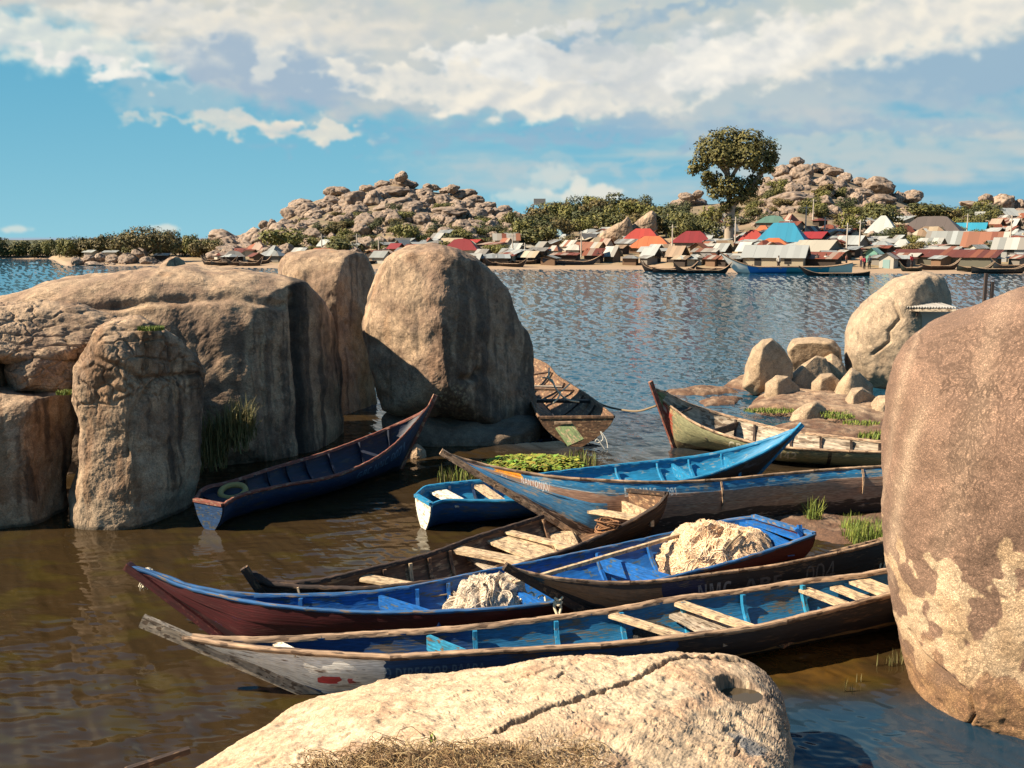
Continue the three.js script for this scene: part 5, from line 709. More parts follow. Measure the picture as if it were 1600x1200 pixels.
// ---------------------------------------------------------------- far shore: hills of boulders, trees, village
const farRock = new THREE.MeshStandardMaterial({ vertexColors: true, roughness: 0.95 }); farRock.name = 'far granite';
const rnd = mulberry(1234);
const boulderGeos = []; for (let k = 0; k < 10; k++) {
  const g = new THREE.IcosahedronGeometry(1, 11), p = g.attributes.position, r = mulberry(300 + k), pl = []; for (let i = 0; i < 10 + k % 4; i++) { const v = V(r() - 0.5, r() - 0.5, r() - 0.5).normalize(); pl.push([v, 0.58 + 0.32 * r()]); }
  const col = new Float32Array(p.count * 3), b = mix3([0.33, 0.255, 0.2], [0.2, 0.155, 0.125], r());
  for (let i = 0; i < p.count; i++) {
    const d = V(p.getX(i), p.getY(i), p.getZ(i)).normalize(); let s = 1; for (const [v, h] of pl) { const q = d.dot(v) / h; if (q > 0) s += Math.pow(q, 22); } s = Math.pow(s, -1 / 22);
    s *= 1 + 0.17 * fbm(d.x * 1.5 + k * 7, d.y * 1.5, d.z * 1.5, 3) + 0.035 * fbm(d.x * 6, d.y * 6, d.z * 6 + k, 3) - 0.06 * sstep(0.06, 0.0, Math.abs(N3(d.x * 1.3 + k * 3, d.y * 0.5, d.z * 1.3))); d.multiplyScalar(s); p.setXYZ(i, d.x, d.y, d.z);
    const st = fbm(d.x * 5 + k, d.y * 0.6, d.z * 5, 3), f = fbm(d.x * 3, d.y * 3, d.z * 3 + k, 4); let c = mix3(b, [0.17, 0.115, 0.08], clamp(0.5 + f * 2)); c = mix3(c, [0.06, 0.042, 0.033], 0.75 * sstep(0.06, 0.4, st)); c = mix3(c, [0.4, 0.29, 0.2], 0.5 * sstep(0.1, 0.4, -st + f * 0.4)); col.set(c, i * 3);
  }
  g.setAttribute('color', new THREE.BufferAttribute(col, 3)); g.deleteAttribute('uv');
  const v = new Map(), keep = []; // weld so that the boulder shades smoothly
  const idx = []; for (let i = 0; i < p.count; i++) { const q = [p.getX(i).toFixed(3), p.getY(i).toFixed(3), p.getZ(i).toFixed(3)].join(); if (!v.has(q)) { v.set(q, keep.length); keep.push(i); } idx.push(v.get(q)); }
  const G = new THREE.BufferGeometry(), P2 = new Float32Array(keep.length * 3), C2 = new Float32Array(keep.length * 3); keep.forEach((i, j) => { P2.set([p.getX(i), p.getY(i), p.getZ(i)], j * 3); C2.set(col.subarray(i * 3, i * 3 + 3), j * 3); });
  G.setAttribute('position', new THREE.BufferAttribute(P2, 3)); G.setAttribute('color', new THREE.BufferAttribute(C2, 3)); G.setIndex(idx); G.computeVertexNormals(); boulderGeos.push(G);
}
function farBoulder(cx, cy, rx, ry, label, group, depthAdd = 0) {
  const b = landAt(cx, cy + ry * 0.55) || landAt(cx, cy + ry * 1.4); if (!b && !depthAdd) return null; const d = (b ? -b.z : keyed(CREST_D, cx) - 5) + depthAdd, c = at(cx, cy, d), k = d / FOCAL;
  const m = mesh('boulder', boulderGeos[Math.floor(rnd() * 10)], farRock); m.position.copy(c); m.scale.set(rx * k * 1.3, ry * k * 1.32, (rx * 0.65 + ry * 0.5) * k * 1.2); m.rotation.y = rnd() * 1 - 0.5 + (rnd() > 0.5 ? Math.PI : 0); m.rotation.z = (rnd() - 0.5) * 0.5;
  if (typeof label === 'function') label = label(cx, cy, rx); return tag(m, label, 'boulder', group);
}
const sized = (r) => r > 15 ? 'large' : r > 9 ? 'middling' : r > 6 ? 'small' : 'very small';
const LH = (x, y, r) => sized(r) + ' boulder ' + (y > 372 ? 'at the foot' : y > 342 ? 'low' : y > 318 ? 'midway up' : 'high') + (y > 372 ? ' of' : ' on') + ' the ' + (x < 420 ? 'left end' : x < 520 ? 'left shoulder' : x < 610 ? 'left flank' : x < 680 ? 'middle' : x < 750 ? 'right flank' : 'right end') + ' of the left hill';
const RH = (x, y, r) => sized(r) + ' boulder ' + (y > 325 ? 'at the foot' : y > 300 ? 'low' : y > 278 ? 'midway up' : 'high') + (y > 325 ? ' of' : ' on') + ' the ' + (x < 1215 ? 'left end' : x < 1270 ? 'left half' : x < 1330 ? 'right half' : 'right end') + ' of the right hill';
const LG = 'boulders piled on the left hill', RG = 'boulders piled on the right hill';
const handL = [[354, 374, 22, 11], [393, 374, 18, 14], [328, 391, 17, 8], [356, 387, 15, 13], [390, 392, 20, 8], [413, 354, 7, 7], [426, 353, 8, 8], [444, 354, 18, 8], [455, 337, 14, 9], [470, 323, 17, 9], [483, 330, 18, 10], [494, 336, 14, 8], [517, 316, 18, 10], [520, 301, 12, 7], [535, 300, 10, 6], [556, 313, 22, 12], [584, 314, 14, 15], [556, 334, 16, 10], [463, 359, 24, 7], [483, 350, 14, 7], [504, 369, 10, 6], [628, 288, 18, 7], [611, 303, 27, 9], [620, 321, 33, 10], [642, 327, 17, 8], [661, 303, 13, 7], [666, 318, 13, 10], [691, 317, 13, 10], [708, 295, 9, 6], [719, 308, 22, 8], [729, 324, 12, 9], [698, 334, 28, 8], [753, 326, 16, 7], [772, 334, 14, 8], [788, 333, 11, 9], [636, 344, 8, 9], [657, 347, 15, 10], [614, 347, 13, 12], [687, 346, 13, 9], [721, 358, 14, 12], [746, 353, 14, 7], [758, 364, 9, 8], [793, 361, 8, 9], [843, 356, 14, 10], [674, 359, 9, 11], [680, 293, 7, 4], [668, 292, 6, 4], [592, 363, 8, 8], [600, 290, 12, 6], [575, 297, 14, 7], [645, 290, 8, 5], [695, 298, 8, 5], [740, 312, 14, 7], [765, 322, 12, 6]];
handL.forEach((q) => farBoulder(...q, LH, LG, 3));
farBoulder(626, 276, 8.5, 6.5, 'dark round boulder perched on the very top of the left rocky hill', undefined, 3);
const handR = [[1245, 255, 10, 7], [1221, 268, 13, 10], [1254, 272, 16, 11], [1284, 262, 14, 7], [1218, 287, 16, 9], [1260, 286, 12, 8], [1288, 285, 14, 9], [1300, 269, 14, 6], [1194, 299, 8, 8], [1208, 302, 10, 6], [1241, 299, 19, 6], [1293, 300, 27, 6], [1240, 313, 33, 10], [1196, 320, 8, 8], [1232, 330, 18, 6], [1290, 331, 20, 8], [1272, 322, 13, 5], [1318, 280, 10, 8], [1344, 288, 14, 8], [1372, 291, 20, 11], [1345, 304, 15, 8], [1374, 314, 20, 8], [1380, 300, 15, 12], [1320, 300, 12, 7], [1403, 310, 9, 10], [1426, 309, 14, 9], [1235, 262, 9, 6], [1270, 263, 8, 6], [1310, 290, 12, 7], [1200, 285, 9, 8]];
handR.forEach((q) => farBoulder(...q, RH, RG, 3));
farBoulder(1539, 310, 9.5, 7, 'round boulder balanced on a flat rock at the right edge of the skyline', undefined, 3);
[[1571, 316, 15, 11], [1538, 325, 28, 8], [1595, 322, 10, 8], [1590, 334, 14, 8], [1556, 339, 14, 6], [1466, 329, 6, 4]].forEach((q) => farBoulder(...q, (x, y, r) => sized(r) + ' boulder ' + (y > 330 ? 'low in' : 'in') + ' the outcrop at the right end of the skyline' + (x > 1580 ? ' edge' : ''), 'boulders of the outcrop at the right', 3));
[[1062, 320, 12, 9], [1085, 318, 16, 8], [1090, 304, 8, 5], [1072, 309, 10, 6]].forEach((q) => farBoulder(...q, 'pale boulder of the small outcrop left of the big tree', 'boulders left of the big tree', 3));
[[120, 410, 9, 7], [140, 407, 10, 7], [160, 405, 9, 8], [178, 407, 10, 7], [202, 405, 13, 10], [152, 414, 14, 4], [217, 400, 10, 9], [185, 399, 6, 4], [232, 409, 12, 6], [250, 404, 10, 8]].forEach((q) => farBoulder(...q, (x, y, r) => sized(r) + ' boulder ' + (x < 150 ? 'at the tip' : x < 195 ? 'in the middle' : 'by the spreading tree') + ' of the low rocky point at the far left', 'boulders on the rocky point'));
for (const [label, outline, dx, sd] of [['large slanting pale rock standing behind the orange roof in the village', [[930, 378], [934, 368], [946, 360], [962, 351], [974, 346], [980, 338], [986, 346], [990, 362], [988, 384], [932, 386]], -3, 501], ['large upright pale rock with a sheer right edge behind the red hipped roof', [[982, 356], [996, 345], [1010, 334], [1020, 329], [1025, 334], [1027, 350], [1027, 384], [984, 386]], 0, 502]]) { const b = landAt((outline[0][0] + 1010) / 2, 378); rock('boulder', label, { outline, depth: -b.z + 4 + dx, front: 3, back: 3, p: 3.2, seg: 120, rings: 60, seed: sd, smooth: 1, rough: 2.2, mat: farRock, colour: (x, y, z, nx, ny, nz, lx, ly) => { const st = fbm(lx * 1.2, ly * 0.15, sd, 3), f = fbm(lx * 0.6, ly * 0.6, 3, 3); return mix3(mix3([0.36, 0.26, 0.175], [0.26, 0.18, 0.12], clamp(0.5 + f * 1.5)), [0.1, 0.075, 0.055], 0.7 * sstep(0.1, 0.4, st)); } }); } farBoulder(904, 357, 14, 7, 'low rounded rock among the roofs left of the large slanting rock');
for (let i = 0, n = 0; i < 1400 && n < 120; i++) { const cx = 310 + rnd() * 520, sk = keyed(CREST, cx), cy = sk + 6 + rnd() ** 0.9 * (396 - sk) , s = 4 + 8 * rnd() ** 1.6; if (cx > 740 && cy > 378) continue; if (farBoulder(cx, cy, s * (1 + 0.5 * rnd()), s, LH, LG)) n++; }
for (let i = 0, n = 0; i < 900 && n < 48; i++) { const cx = 1180 + rnd() * 260, sk = keyed(CREST, cx), cy = sk + 4 + rnd() * 60, s = 3.5 + 7 * rnd() ** 1.6; if (farBoulder(cx, cy, s * (1 + 0.5 * rnd()), s, RH, RG)) n++; }

{ // the smaller broken rock between the boulders, past counting
  const M = [], m4 = new THREE.Matrix4(), q = new THREE.Quaternion(), e = new THREE.Euler();
  const put = (cx, cy, s) => { const b = landAt(cx, cy + s * 0.5); if (!b) return; const k = -b.z / FOCAL, c = at(cx, cy, -b.z + 1), t = s * k * 1.15; e.set(rnd() * 0.6, rnd() * 6.3, (rnd() - 0.5) * 0.8); M.push(new THREE.Matrix4().compose(c, q.setFromEuler(e).clone(), V(t * (1 + 0.7 * rnd()), t * (0.75 + 0.5 * rnd()), t))); };
  for (let i = 0; i < 620; i++) { const x = 315 + rnd() * 510, sk = keyed(CREST, x), y = sk + 3 + rnd() * (394 - sk); if (x > 740 && y > 375) continue; put(x, y, 2.2 + 5 * rnd() ** 1.6); }
  for (let i = 0; i < 330; i++) { const x = 1175 + rnd() * 270, sk = keyed(CREST, x); put(x, sk + 2 + rnd() * 62, 2 + 4.5 * rnd() ** 1.6); }
  for (let i = 0; i < 60; i++) put(1510 + rnd() * 90, 332 + rnd() * 18, 2 + 4 * rnd()); for (let i = 0; i < 50; i++) put(110 + rnd() * 150, 404 + rnd() * 12, 1.5 + 2.5 * rnd());
  const im = new THREE.InstancedMesh(boulderGeos[3], farRock, M.length); M.forEach((x, i) => im.setMatrixAt(i, x)); im.name = 'rock_rubble'; im.castShadow = im.receiveShadow = true; im.userData.kind = 'stuff'; scene.add(tag(im, 'smaller broken rock lying between the boulders of the far hills', 'rubble'));
}
// ---- foliage
const leafMat = new THREE.MeshStandardMaterial({ vertexColors: true, roughness: 0.75 }); leafMat.name = 'leaves';
const barkMat = std([0.17, 0.12, 0.085], 0.95), paleBark = std([0.3, 0.24, 0.18], 0.95);
function crownGeo(blobs, n, leaf, cols, seed, gap = 0.15) { // leaf clumps through the volume of several lobes
  const r = mulberry(seed), pos = [], col = [], tot = blobs.reduce((a, b) => a + b[3] ** 2, 0);
  for (const [bx, by, bz, R, sy = 0.75] of blobs) { const m = Math.round(n * R * R / tot), ph = r() * 50; for (let i = 0; i < m; i++) {
    const d = V(r() - 0.5, r() - 0.5, r() - 0.5).normalize(), q = R * (0.45 + 0.62 * Math.sqrt(r())) * (1 + 0.3 * N3(d.x * 2.2 + ph, d.y * 2.2, d.z * 2.2)); if (N3(d.x * 3.4 + ph, d.y * 3.4 + 9, d.z * 3.4) < -0.5 + gap) continue;
    const c = V(bx + d.x * q, by + d.y * q * sy, bz + d.z * q), nn = d.clone().add(V(r() - 0.5, r() - 0.2, r() - 0.5).multiplyScalar(1.3)).normalize(), u = nn.clone().cross(V(r() - 0.5, r() - 0.5, r() - 0.5)).normalize(), w = nn.clone().cross(u), s = leaf * (0.6 + 0.8 * r()), k = cols[Math.floor(r() * cols.length)], t = 0.75 + 0.5 * r();
    const Q = [c.clone().addScaledVector(u, -s), c.clone().addScaledVector(w, 0.55 * s), c.clone().addScaledVector(u, s), c.clone().addScaledVector(w, -0.55 * s)]; for (const j of [0, 1, 2, 0, 2, 3]) { pos.push(Q[j].x, Q[j].y, Q[j].z); col.push(k[0] * t, k[1] * t, k[2] * t); }
  } }
  const g = new THREE.BufferGeometry(); g.setAttribute('position', new THREE.Float32BufferAttribute(pos, 3)); g.setAttribute('color', new THREE.Float32BufferAttribute(col, 3)); g.computeVertexNormals(); return g;
}
const LEAF = [[[0.085, 0.085, 0.018], [0.12, 0.105, 0.022], [0.06, 0.062, 0.016]], [[0.11, 0.085, 0.022], [0.145, 0.105, 0.03], [0.08, 0.06, 0.02]], [[0.05, 0.058, 0.018], [0.07, 0.075, 0.02], [0.04, 0.045, 0.014]], [[0.13, 0.125, 0.02], [0.16, 0.14, 0.03], [0.09, 0.09, 0.018]]];
const treeProto = []; for (let k = 0; k < 8; k++) { const r = mulberry(500 + k), bl = []; for (let i = 0; i < 7; i++) bl.push([(r() - 0.5) * 1.1, 0.62 + (r() - 0.5) * 0.5, (r() - 0.5) * 1.1, 0.3 + 0.2 * r(), 0.8]); treeProto.push([crownGeo(bl, 1500, 0.075, LEAF[k % 4], 600 + k), merged([tube([V(0, -0.1, 0), V(0.02, 0.25, 0), V(-0.03, 0.5, 0.02)], 0.045, 6, 5), tube([V(0, 0.25, 0), V(0.15, 0.45, 0.05), V(0.28, 0.65, 0.1)], 0.025, 6, 5), tube([V(0, 0.2, 0), V(-0.15, 0.42, -0.06), V(-0.3, 0.6, -0.1)], 0.025, 6, 5)])]); }
function tree(cx, yTop, yBase, wpx, kind, label, group, name = 'tree') { // crown width wpx, standing at row yBase
  const b = landAt(cx, yBase); if (!b) return; const d = -b.z, k = d / FOCAL, H = (yBase - yTop) * k, t = thing(name, label, name, b, group), q = treeProto[kind % 8];
  mesh('crown', q[0], leafMat, t); mesh('trunk', q[1], barkMat, t); t.scale.set(wpx * k / 1.6, H / 1.12, wpx * k / 1.6); t.rotation.y = rnd() * 6.28; return t;
}
for (let i = 0; i < 62; i++) { const x = -40 + i * 6.2 + rnd() * 5, top = keyed([[0, 371], [60, 373], [130, 370], [200, 362], [260, 361], [330, 370]], x) + rnd() ** 1.5 * 17, b = 399 + rnd() * 3.5; tree(x, top, b, 16 + rnd() * 20, i % 4 + (rnd() > 0.5 ? 4 : 0), ['olive', 'brown', 'dark green', 'yellow green'][i % 4] + (top < 371 ? ' tall' : ' low') + ' tree ' + (x < 60 ? 'at the left edge' : x < 120 ? 'left of the orange tinged tree' : x < 180 ? 'beside the orange tinged tree' : x < 260 ? 'behind the spreading tree' : 'right of the spreading tree') + ' on the far left shore', 'trees along the far left shore'); }
for (let i = 0; i < 62; i++) { const x = 795 + rnd() * 330, sk = keyed([[790, 330], [850, 320], [900, 308], [960, 300], [1010, 306], [1060, 312], [1130, 322]], x), f = rnd(), top = sk + f * 34, h = 22 + rnd() * 14; tree(x, top, top + h, 26 + rnd() * 26, i % 4 + (rnd() > 0.5 ? 4 : 0), (f < 0.33 ? 'upper' : f < 0.66 ? 'middle' : 'lower') + ' row ' + ['olive', 'brown green', 'dark green', 'yellow green'][i % 4] + ' tree ' + (x < 870 ? 'at the left end' : x < 940 ? 'left of the middle' : x < 1010 ? 'in the middle' : x < 1070 ? 'right of the middle' : 'at the right end') + ' of the wooded rise', 'trees on the rise behind the village'); }
for (let i = 0; i < 135; i++) { const x = 400 + rnd() * 420, sk = keyed(CREST, x), y = sk + 22 + rnd() * (388 - sk), h = 7 + rnd() * 10; if (y > 398) continue; tree(x, y - h, y, 16 + rnd() * 20, Math.floor(rnd() * 8), 'low bush ' + (y > 372 ? 'at the foot' : y > 340 ? 'half way up' : 'near the crest') + ' of the ' + (x < 520 ? 'left part' : x < 660 ? 'middle part' : 'right part') + ' of the left rocky hill', 'bushes on the left hill', 'bush'); }
for (let i = 0; i < 70; i++) { const x = 1130 + rnd() * 470, sk = keyed(CREST, x), y = sk + 24 + rnd() * 46, h = 9 + rnd() * 13; tree(x, y - h, y, 18 + rnd() * 22, Math.floor(rnd() * 8), 'low bush ' + (x < 1200 ? 'just right of the big tree' : x < 1290 ? 'below the left half of the right hill' : x < 1390 ? 'below the right half of the right hill' : x < 1500 ? 'above the dark grey hipped roof' : 'near the right end of the skyline') + (h > 15 ? ', tall' : ', small'), 'bushes on the right hill', 'bush'); }
for (let i = 0; i < 20; i++) { const x = 1428 + rnd() * 115, y = 334 + rnd() * 16; tree(x, y - 14 - rnd() * 9, y, 22 + rnd() * 20, Math.floor(rnd() * 8), (rnd() > 0.5 ? 'broad' : 'narrow') + ' bush on the saddle ' + (x < 1470 ? 'just right of the right hill' : x < 1510 ? 'above the dark grey hipped roof' : 'left of the right edge outcrop'), 'bushes on the saddle at the right', 'bush'); }
[[447, 360, 395, 66, 3, 'broad yellow green bush above the left beach'], [530, 372, 398, 60, 0, 'wide low bush right of the broad yellow green bush'], [640, 352, 382, 38, 3, 'green bush below the cliffs of the left hill'], [775, 384, 404, 34, 3, 'round bush at the shore right of the tall middle boulder'], [815, 346, 376, 36, 3, 'upright bush at the foot of the left hill, near the small blue-grey roof'], [880, 366, 386, 32, 1, 'brown green bush under the small blue-grey roof'], [1370, 318, 356, 60, 0, 'dense bush left of the white pyramid roof'], [1450, 318, 345, 80, 0, 'wide bush above the dark grey hipped roof'], [1330, 335, 372, 34, 3, 'yellow green bush by the grey roofs left of the pyramid roof'], [1424, 375, 398, 30, 1, 'small bush between the rusty roofs'], [958, 295, 322, 40, 2, 'dark flat-topped tree standing above the wooded rise'], [144, 366, 402, 42, 1, 'orange tinged round tree on the far left shore'], [1013, 372, 388, 16, 1, 'small bush in front of the orange roof']].forEach(([x, a, b, w, k, l]) => tree(x, a, b, w, k, l));
{ // the spreading tree on the rocky point, far left
  const b = landAt(228, 409), d = -b.z, k = d / FOCAL, t = thing('tree', 'spreading tree with a bare trunk on the low rocky point at the far left', 'tree', b); const h = 52 * k, w = 54 * k;
  mesh('crown', crownGeo([[-0.55 * w, 0.62 * h, 0, 0.42 * w, 0.6], [0, 0.78 * h, 0, 0.5 * w, 0.55], [0.5 * w, 0.68 * h, 0.2, 0.45 * w, 0.6], [0.85 * w, 0.48 * h, 0, 0.28 * w, 0.6], [-0.9 * w, 0.48 * h, 0, 0.22 * w, 0.6], [0.2 * w, 0.62 * h, 0.6, 0.4 * w, 0.55]], 5200, 0.2, LEAF[1], 88, 0.22), leafMat, t);
  mesh('trunk', merged([tube([V(0, -0.3, 0), V(0.1, 0.18 * h, 0), V(-0.1, 0.4 * h, 0)], 0.28, 8, 7), tube([V(0, 0.2 * h, 0), V(0.35 * w, 0.45 * h, 0.2), V(0.6 * w, 0.66 * h, 0.3)], 0.15, 8, 6), tube([V(0, 0.22 * h, 0), V(-0.3 * w, 0.42 * h, -0.2), V(-0.6 * w, 0.62 * h, 0)], 0.15, 8, 6), tube([V(0, 0.35 * h, 0), V(0.1 * w, 0.6 * h, 0.2), V(0, 0.8 * h, 0.1)], 0.12, 8, 6)]), barkMat, t);
}
{ // the big tree over the village
  const b = landAt(1139, 386), d = -b.z, k = d / FOCAL, t = thing('big_tree', 'very tall broad-crowned tree towering over the village roofs', 'tree', b), B = (x, y, rx, z = 0, sy = 0.75) => { const p = at(x, y, d); return [p.x - b.x, p.y - b.y, z * k, rx * k, sy]; }, L = (pts, r) => tube(pts.map(([x, y, z = 0]) => { const p = at(x, y, d); return V(p.x - b.x, p.y - b.y, z * k); }), r, 14, 8);
  const bl = [B(1110, 232, 26, 8), B(1140, 221, 28, -10), B(1166, 224, 26, 10), B(1195, 234, 22, 0), B(1094, 256, 17, 0), B(1125, 245, 24, 24), B(1160, 246, 26, 26), B(1188, 256, 20, 10), B(1150, 240, 26, -30), B(1205, 247, 13, 0), B(1084, 265, 11, 5), B(1112, 282, 17, 0), B(1135, 290, 21, 14), B(1160, 292, 19, 8), B(1180, 282, 14, 0), B(1118, 302, 14, 6), B(1150, 307, 16, 10), B(1172, 300, 12, 0), B(1132, 322, 11, 6), B(1122, 338, 8, 0, 1), B(1138, 346, 8, 6, 1.2), B(1102, 275, 10, 12), B(1200, 265, 9, 10)];
  mesh('crown', crownGeo(bl, 21000, 0.26, [[0.1, 0.088, 0.016], [0.13, 0.108, 0.02], [0.065, 0.062, 0.013], [0.08, 0.07, 0.014]], 99, 0.28), leafMat, t);
  mesh('trunk', merged([L([[1139, 392], [1139, 370], [1140, 345], [1142, 318]], 0.78), L([[1141, 335], [1139, 300], [1136, 270], [1130, 240]], 0.5), L([[1142, 330], [1152, 312, 4], [1172, 292, 8], [1190, 268, 6]], 0.42), L([[1140, 305], [1124, 290, -4], [1108, 272, -6]], 0.3), L([[1138, 285], [1150, 262, 10], [1160, 240, 14]], 0.32), L([[1137, 275], [1120, 258, 10], [1104, 246, 8]], 0.26)]), paleBark, t);
}
// ---------------------------------------------------------------- the village: tin-roofed houses
const DIM = 0.62; // scales the roof sheet colours down to suit the exposure
const roofMat = new THREE.MeshStandardMaterial({ vertexColors: true, roughness: 0.6, metalness: 0.1 }); roofMat.name = 'roof sheets';
const wallCache = new Map(); const wallM = (c) => { const k = c.join(); if (!wallCache.has(k)) wallCache.set(k, std(rgb(...c).map((q) => q * 0.5), 0.9)); return wallCache.get(k); };
const darkM = std([0.02, 0.017, 0.015], 0.9), trimM = std([0.5, 0.45, 0.38], 0.8);
const GREY = [[168, 172, 170], [150, 152, 148], [186, 184, 176], [140, 134, 126]], RUSTS = [[140, 72, 46], [120, 60, 40], [160, 92, 60], [176, 150, 130]], MIXR = [[150, 96, 70], [176, 164, 150], [128, 70, 48], [190, 184, 172]], TANR = [[178, 158, 130], [150, 124, 98], [190, 176, 152]];
const REDR = [[176, 52, 40], [168, 48, 38], [184, 60, 46]], DRED = [[140, 38, 40], [132, 36, 38]], ORANGE = [[206, 116, 70], [196, 106, 62]], BLUER = [[24, 138, 172], [20, 130, 164]], TEALR = [[96, 130, 116], [88, 120, 108]], DGREY = [[104, 92, 86], [96, 86, 80]], WHITER = [[188, 190, 184], [176, 178, 174]];
function houseGeo(w, dp, hw, hr, type, cols, r, over = 0.35) { // roof of separate sheets, each a little out of line; ridge along x (or z for 'gableF')
  const pos = [], col = [], push = (a, b, c, d, k) => { for (const q of [a, b, c, a, c, d]) { pos.push(q.x, q.y, q.z); col.push(...k); } };
  const W2 = w / 2 + over, D2 = dp / 2 + over, n = Math.max(3, Math.round((type === 'gableF' ? dp + 2 * over : w + 2 * over) / 0.85));
  const inset = type === 'hip' ? Math.min(D2 * 0.95, W2 * 0.62) : type === 'pyr' ? W2 * 0.82 : 0, base = cols[Math.floor(r() * cols.length)];
  const kc = () => { const patchy = cols === RUSTS || cols === MIXR || cols === TANR || cols.length > 3, c = r() < (patchy ? 0.5 : cols === GREY || cols === WHITER ? 0.9 : 2) ? base : cols[Math.floor(r() * cols.length)], t = patchy ? 0.92 + 0.16 * r() : 0.965 + 0.07 * r(); return [lin(c[0] * t) * DIM, lin(c[1] * t) * DIM, lin(c[2] * t) * DIM]; };
  if (type === 'lean') { for (let i = 0; i < n; i++) { const x0 = lerp(-W2, W2, i / n), x1 = lerp(-W2, W2, (i + 1) / n), e = 0.02 * r() + 0.012 * (i % 2), k = kc(); push(V(x0, hw + e, D2), V(x1, hw + e, D2), V(x1, hw + hr + e, -D2), V(x0, hw + hr + e, -D2), k); } }
  else if (type === 'gableF') { for (const s of [-1, 1]) for (let i = 0; i < n; i++) { const z0 = lerp(D2, -D2, i / n), z1 = lerp(D2, -D2, (i + 1) / n), e = 0.02 * r() + 0.012 * (i % 2), k = kc(), A = V(s * W2, hw - over * hr / W2 + e, z0), B = V(s * W2, hw - over * hr / W2 + e, z1), C = V(0, hw + hr + e, z1), D = V(0, hw + hr + e, z0); push(A, B, C, D, k); } }
  else { for (const s of [1, -1]) for (let i = 0; i < n; i++) { const x0 = lerp(-W2, W2, i / n), x1 = lerp(-W2, W2, (i + 1) / n), R = W2 - inset, u0 = clamp(x0, -R, R), u1 = clamp(x1, -R, R), h0 = inset ? clamp((W2 - Math.abs(x0)) / inset) : 1, h1 = inset ? clamp((W2 - Math.abs(x1)) / inset) : 1, e = 0.02 * r() + 0.012 * (i % 2), k = kc(), yb = hw - over * hr / D2; const T = (x, f) => V(x, yb + (hr + over * hr / D2) * f + e, s * D2 * (1 - f)); push(V(x0, yb + e, s * D2), V(x1, yb + e, s * D2), T(x1, h1), T(x0, h0), k); }
    if (inset) for (const s of [-1, 1]) { const k = kc(), yb = hw - over * hr / D2; push(V(s * W2, yb, D2), V(s * W2, yb, -D2), V(s * (W2 - inset), hw + hr, 0), V(s * (W2 - inset), hw + hr, 0), k); } }
  const g = new THREE.BufferGeometry(); g.setAttribute('position', new THREE.Float32BufferAttribute(pos, 3)); g.setAttribute('color', new THREE.Float32BufferAttribute(col, 3)); g.computeVertexNormals(); return g;
}
function wallGeo(w, dp, hw, hr, type) { const g = [new THREE.BoxGeometry(w, hw + 1.2, dp).translate(0, (hw - 1.2) / 2, 0)]; const tri = (a, b, c) => { const q = new THREE.BufferGeometry(); q.setAttribute('position', new THREE.Float32BufferAttribute([a, b, c].flatMap((p) => [p.x, p.y, p.z]), 3)); q.setAttribute('uv', new THREE.Float32BufferAttribute([0, 0, 1, 0, 0, 1], 2)); q.computeVertexNormals(); g.push(q); };
  if (type === 'gable') for (const s of [-1, 1]) tri(V(s * w / 2, hw, dp / 2), V(s * w / 2, hw, -dp / 2), V(s * w / 2, hw + hr * 0.97, 0)); if (type === 'gableF') for (const s of [-1, 1]) tri(V(-w / 2, hw, s * dp / 2), V(w / 2, hw, s * dp / 2), V(0, hw + hr * 0.97, s * dp / 2)); if (type === 'lean') tri(V(-w / 2, hw, dp / 2), V(-w / 2, hw + hr, -dp / 2), V(-w / 2, hw, -dp / 2)), tri(V(w / 2, hw, dp / 2), V(w / 2, hw + hr, -dp / 2), V(w / 2, hw, -dp / 2)); return merged(g); }
function house(x0, x1, yE, yR, yB, type, roof, wall, label, opt = {}) {
  const turn = opt.turn ?? (type === 'gable' ? -0.62 : type === 'lean' ? -0.25 : type === 'gableF' ? -0.3 : -0.2);
  const cx = (x0 + x1) / 2, b = opt.d ? at(cx, yB, opt.d) : (landAt(cx, yB) || at(cx, yB, 128)), d = -b.z, k = d / FOCAL, over = 0.35, full = (x1 - x0) * k - 2 * over, dp = opt.dp || clamp(full * 0.55, 2, 7), w = Math.max(1.6, (full - dp * Math.abs(Math.sin(turn))) / Math.cos(turn)), front = V(b.x, 0, b.z);
  const gy = opt.d ? b.y : groundH(b.x, b.z) - 0.1, yAt = (py, dd) => at(cx, py, dd).y, hw = Math.max(1.2, yAt(yE, d) - gy + 0.1), hr = Math.max(0.35, yAt(yR, d + dp / 2) - gy - hw), r = mulberry(Math.round(cx * 31 + yE * 7));
  const yaw = Math.atan2(b.x, -b.z), t = thing('house', label, opt.cat || 'house', V(b.x + Math.sin(yaw) * dp * 0.5, gy, b.z - Math.cos(yaw) * dp * 0.5), opt.group); t.rotation.y = -yaw + turn;
  mesh('roof', houseGeo(w, dp, hw, hr, type, roof, r, over), roofMat, t); mesh('wall', wallGeo(w, dp, hw, hr, type), wallM(wall), t);
  if (!opt.plain && hw > 1.3) { const n = Math.max(1, Math.floor(w / 3)); for (let i = 0; i < n; i++) { const x = -w / 2 + (i + 0.5) * w / n, dh = Math.min(1.95, hw - 0.25); if (i % 2 === 0) mesh('door', new THREE.BoxGeometry(0.9, dh, 0.06).translate(x, dh / 2, dp / 2 + 0.02), opt.door ? wallM(opt.door) : darkM, t); else { const win = mesh('window', new THREE.BoxGeometry(0.9, Math.min(0.8, hw * 0.4), 0.06).translate(x, hw * 0.58, dp / 2 + 0.02), darkM, t); } } }
  return t;
}
const MUD = [150, 116, 88], CREAMW = [204, 188, 160], GREYW = [150, 142, 132], DARKW = [70, 56, 46], MINT = [140, 196, 176], WHITEW = [220, 212, 196], BLUEW = [120, 150, 170];
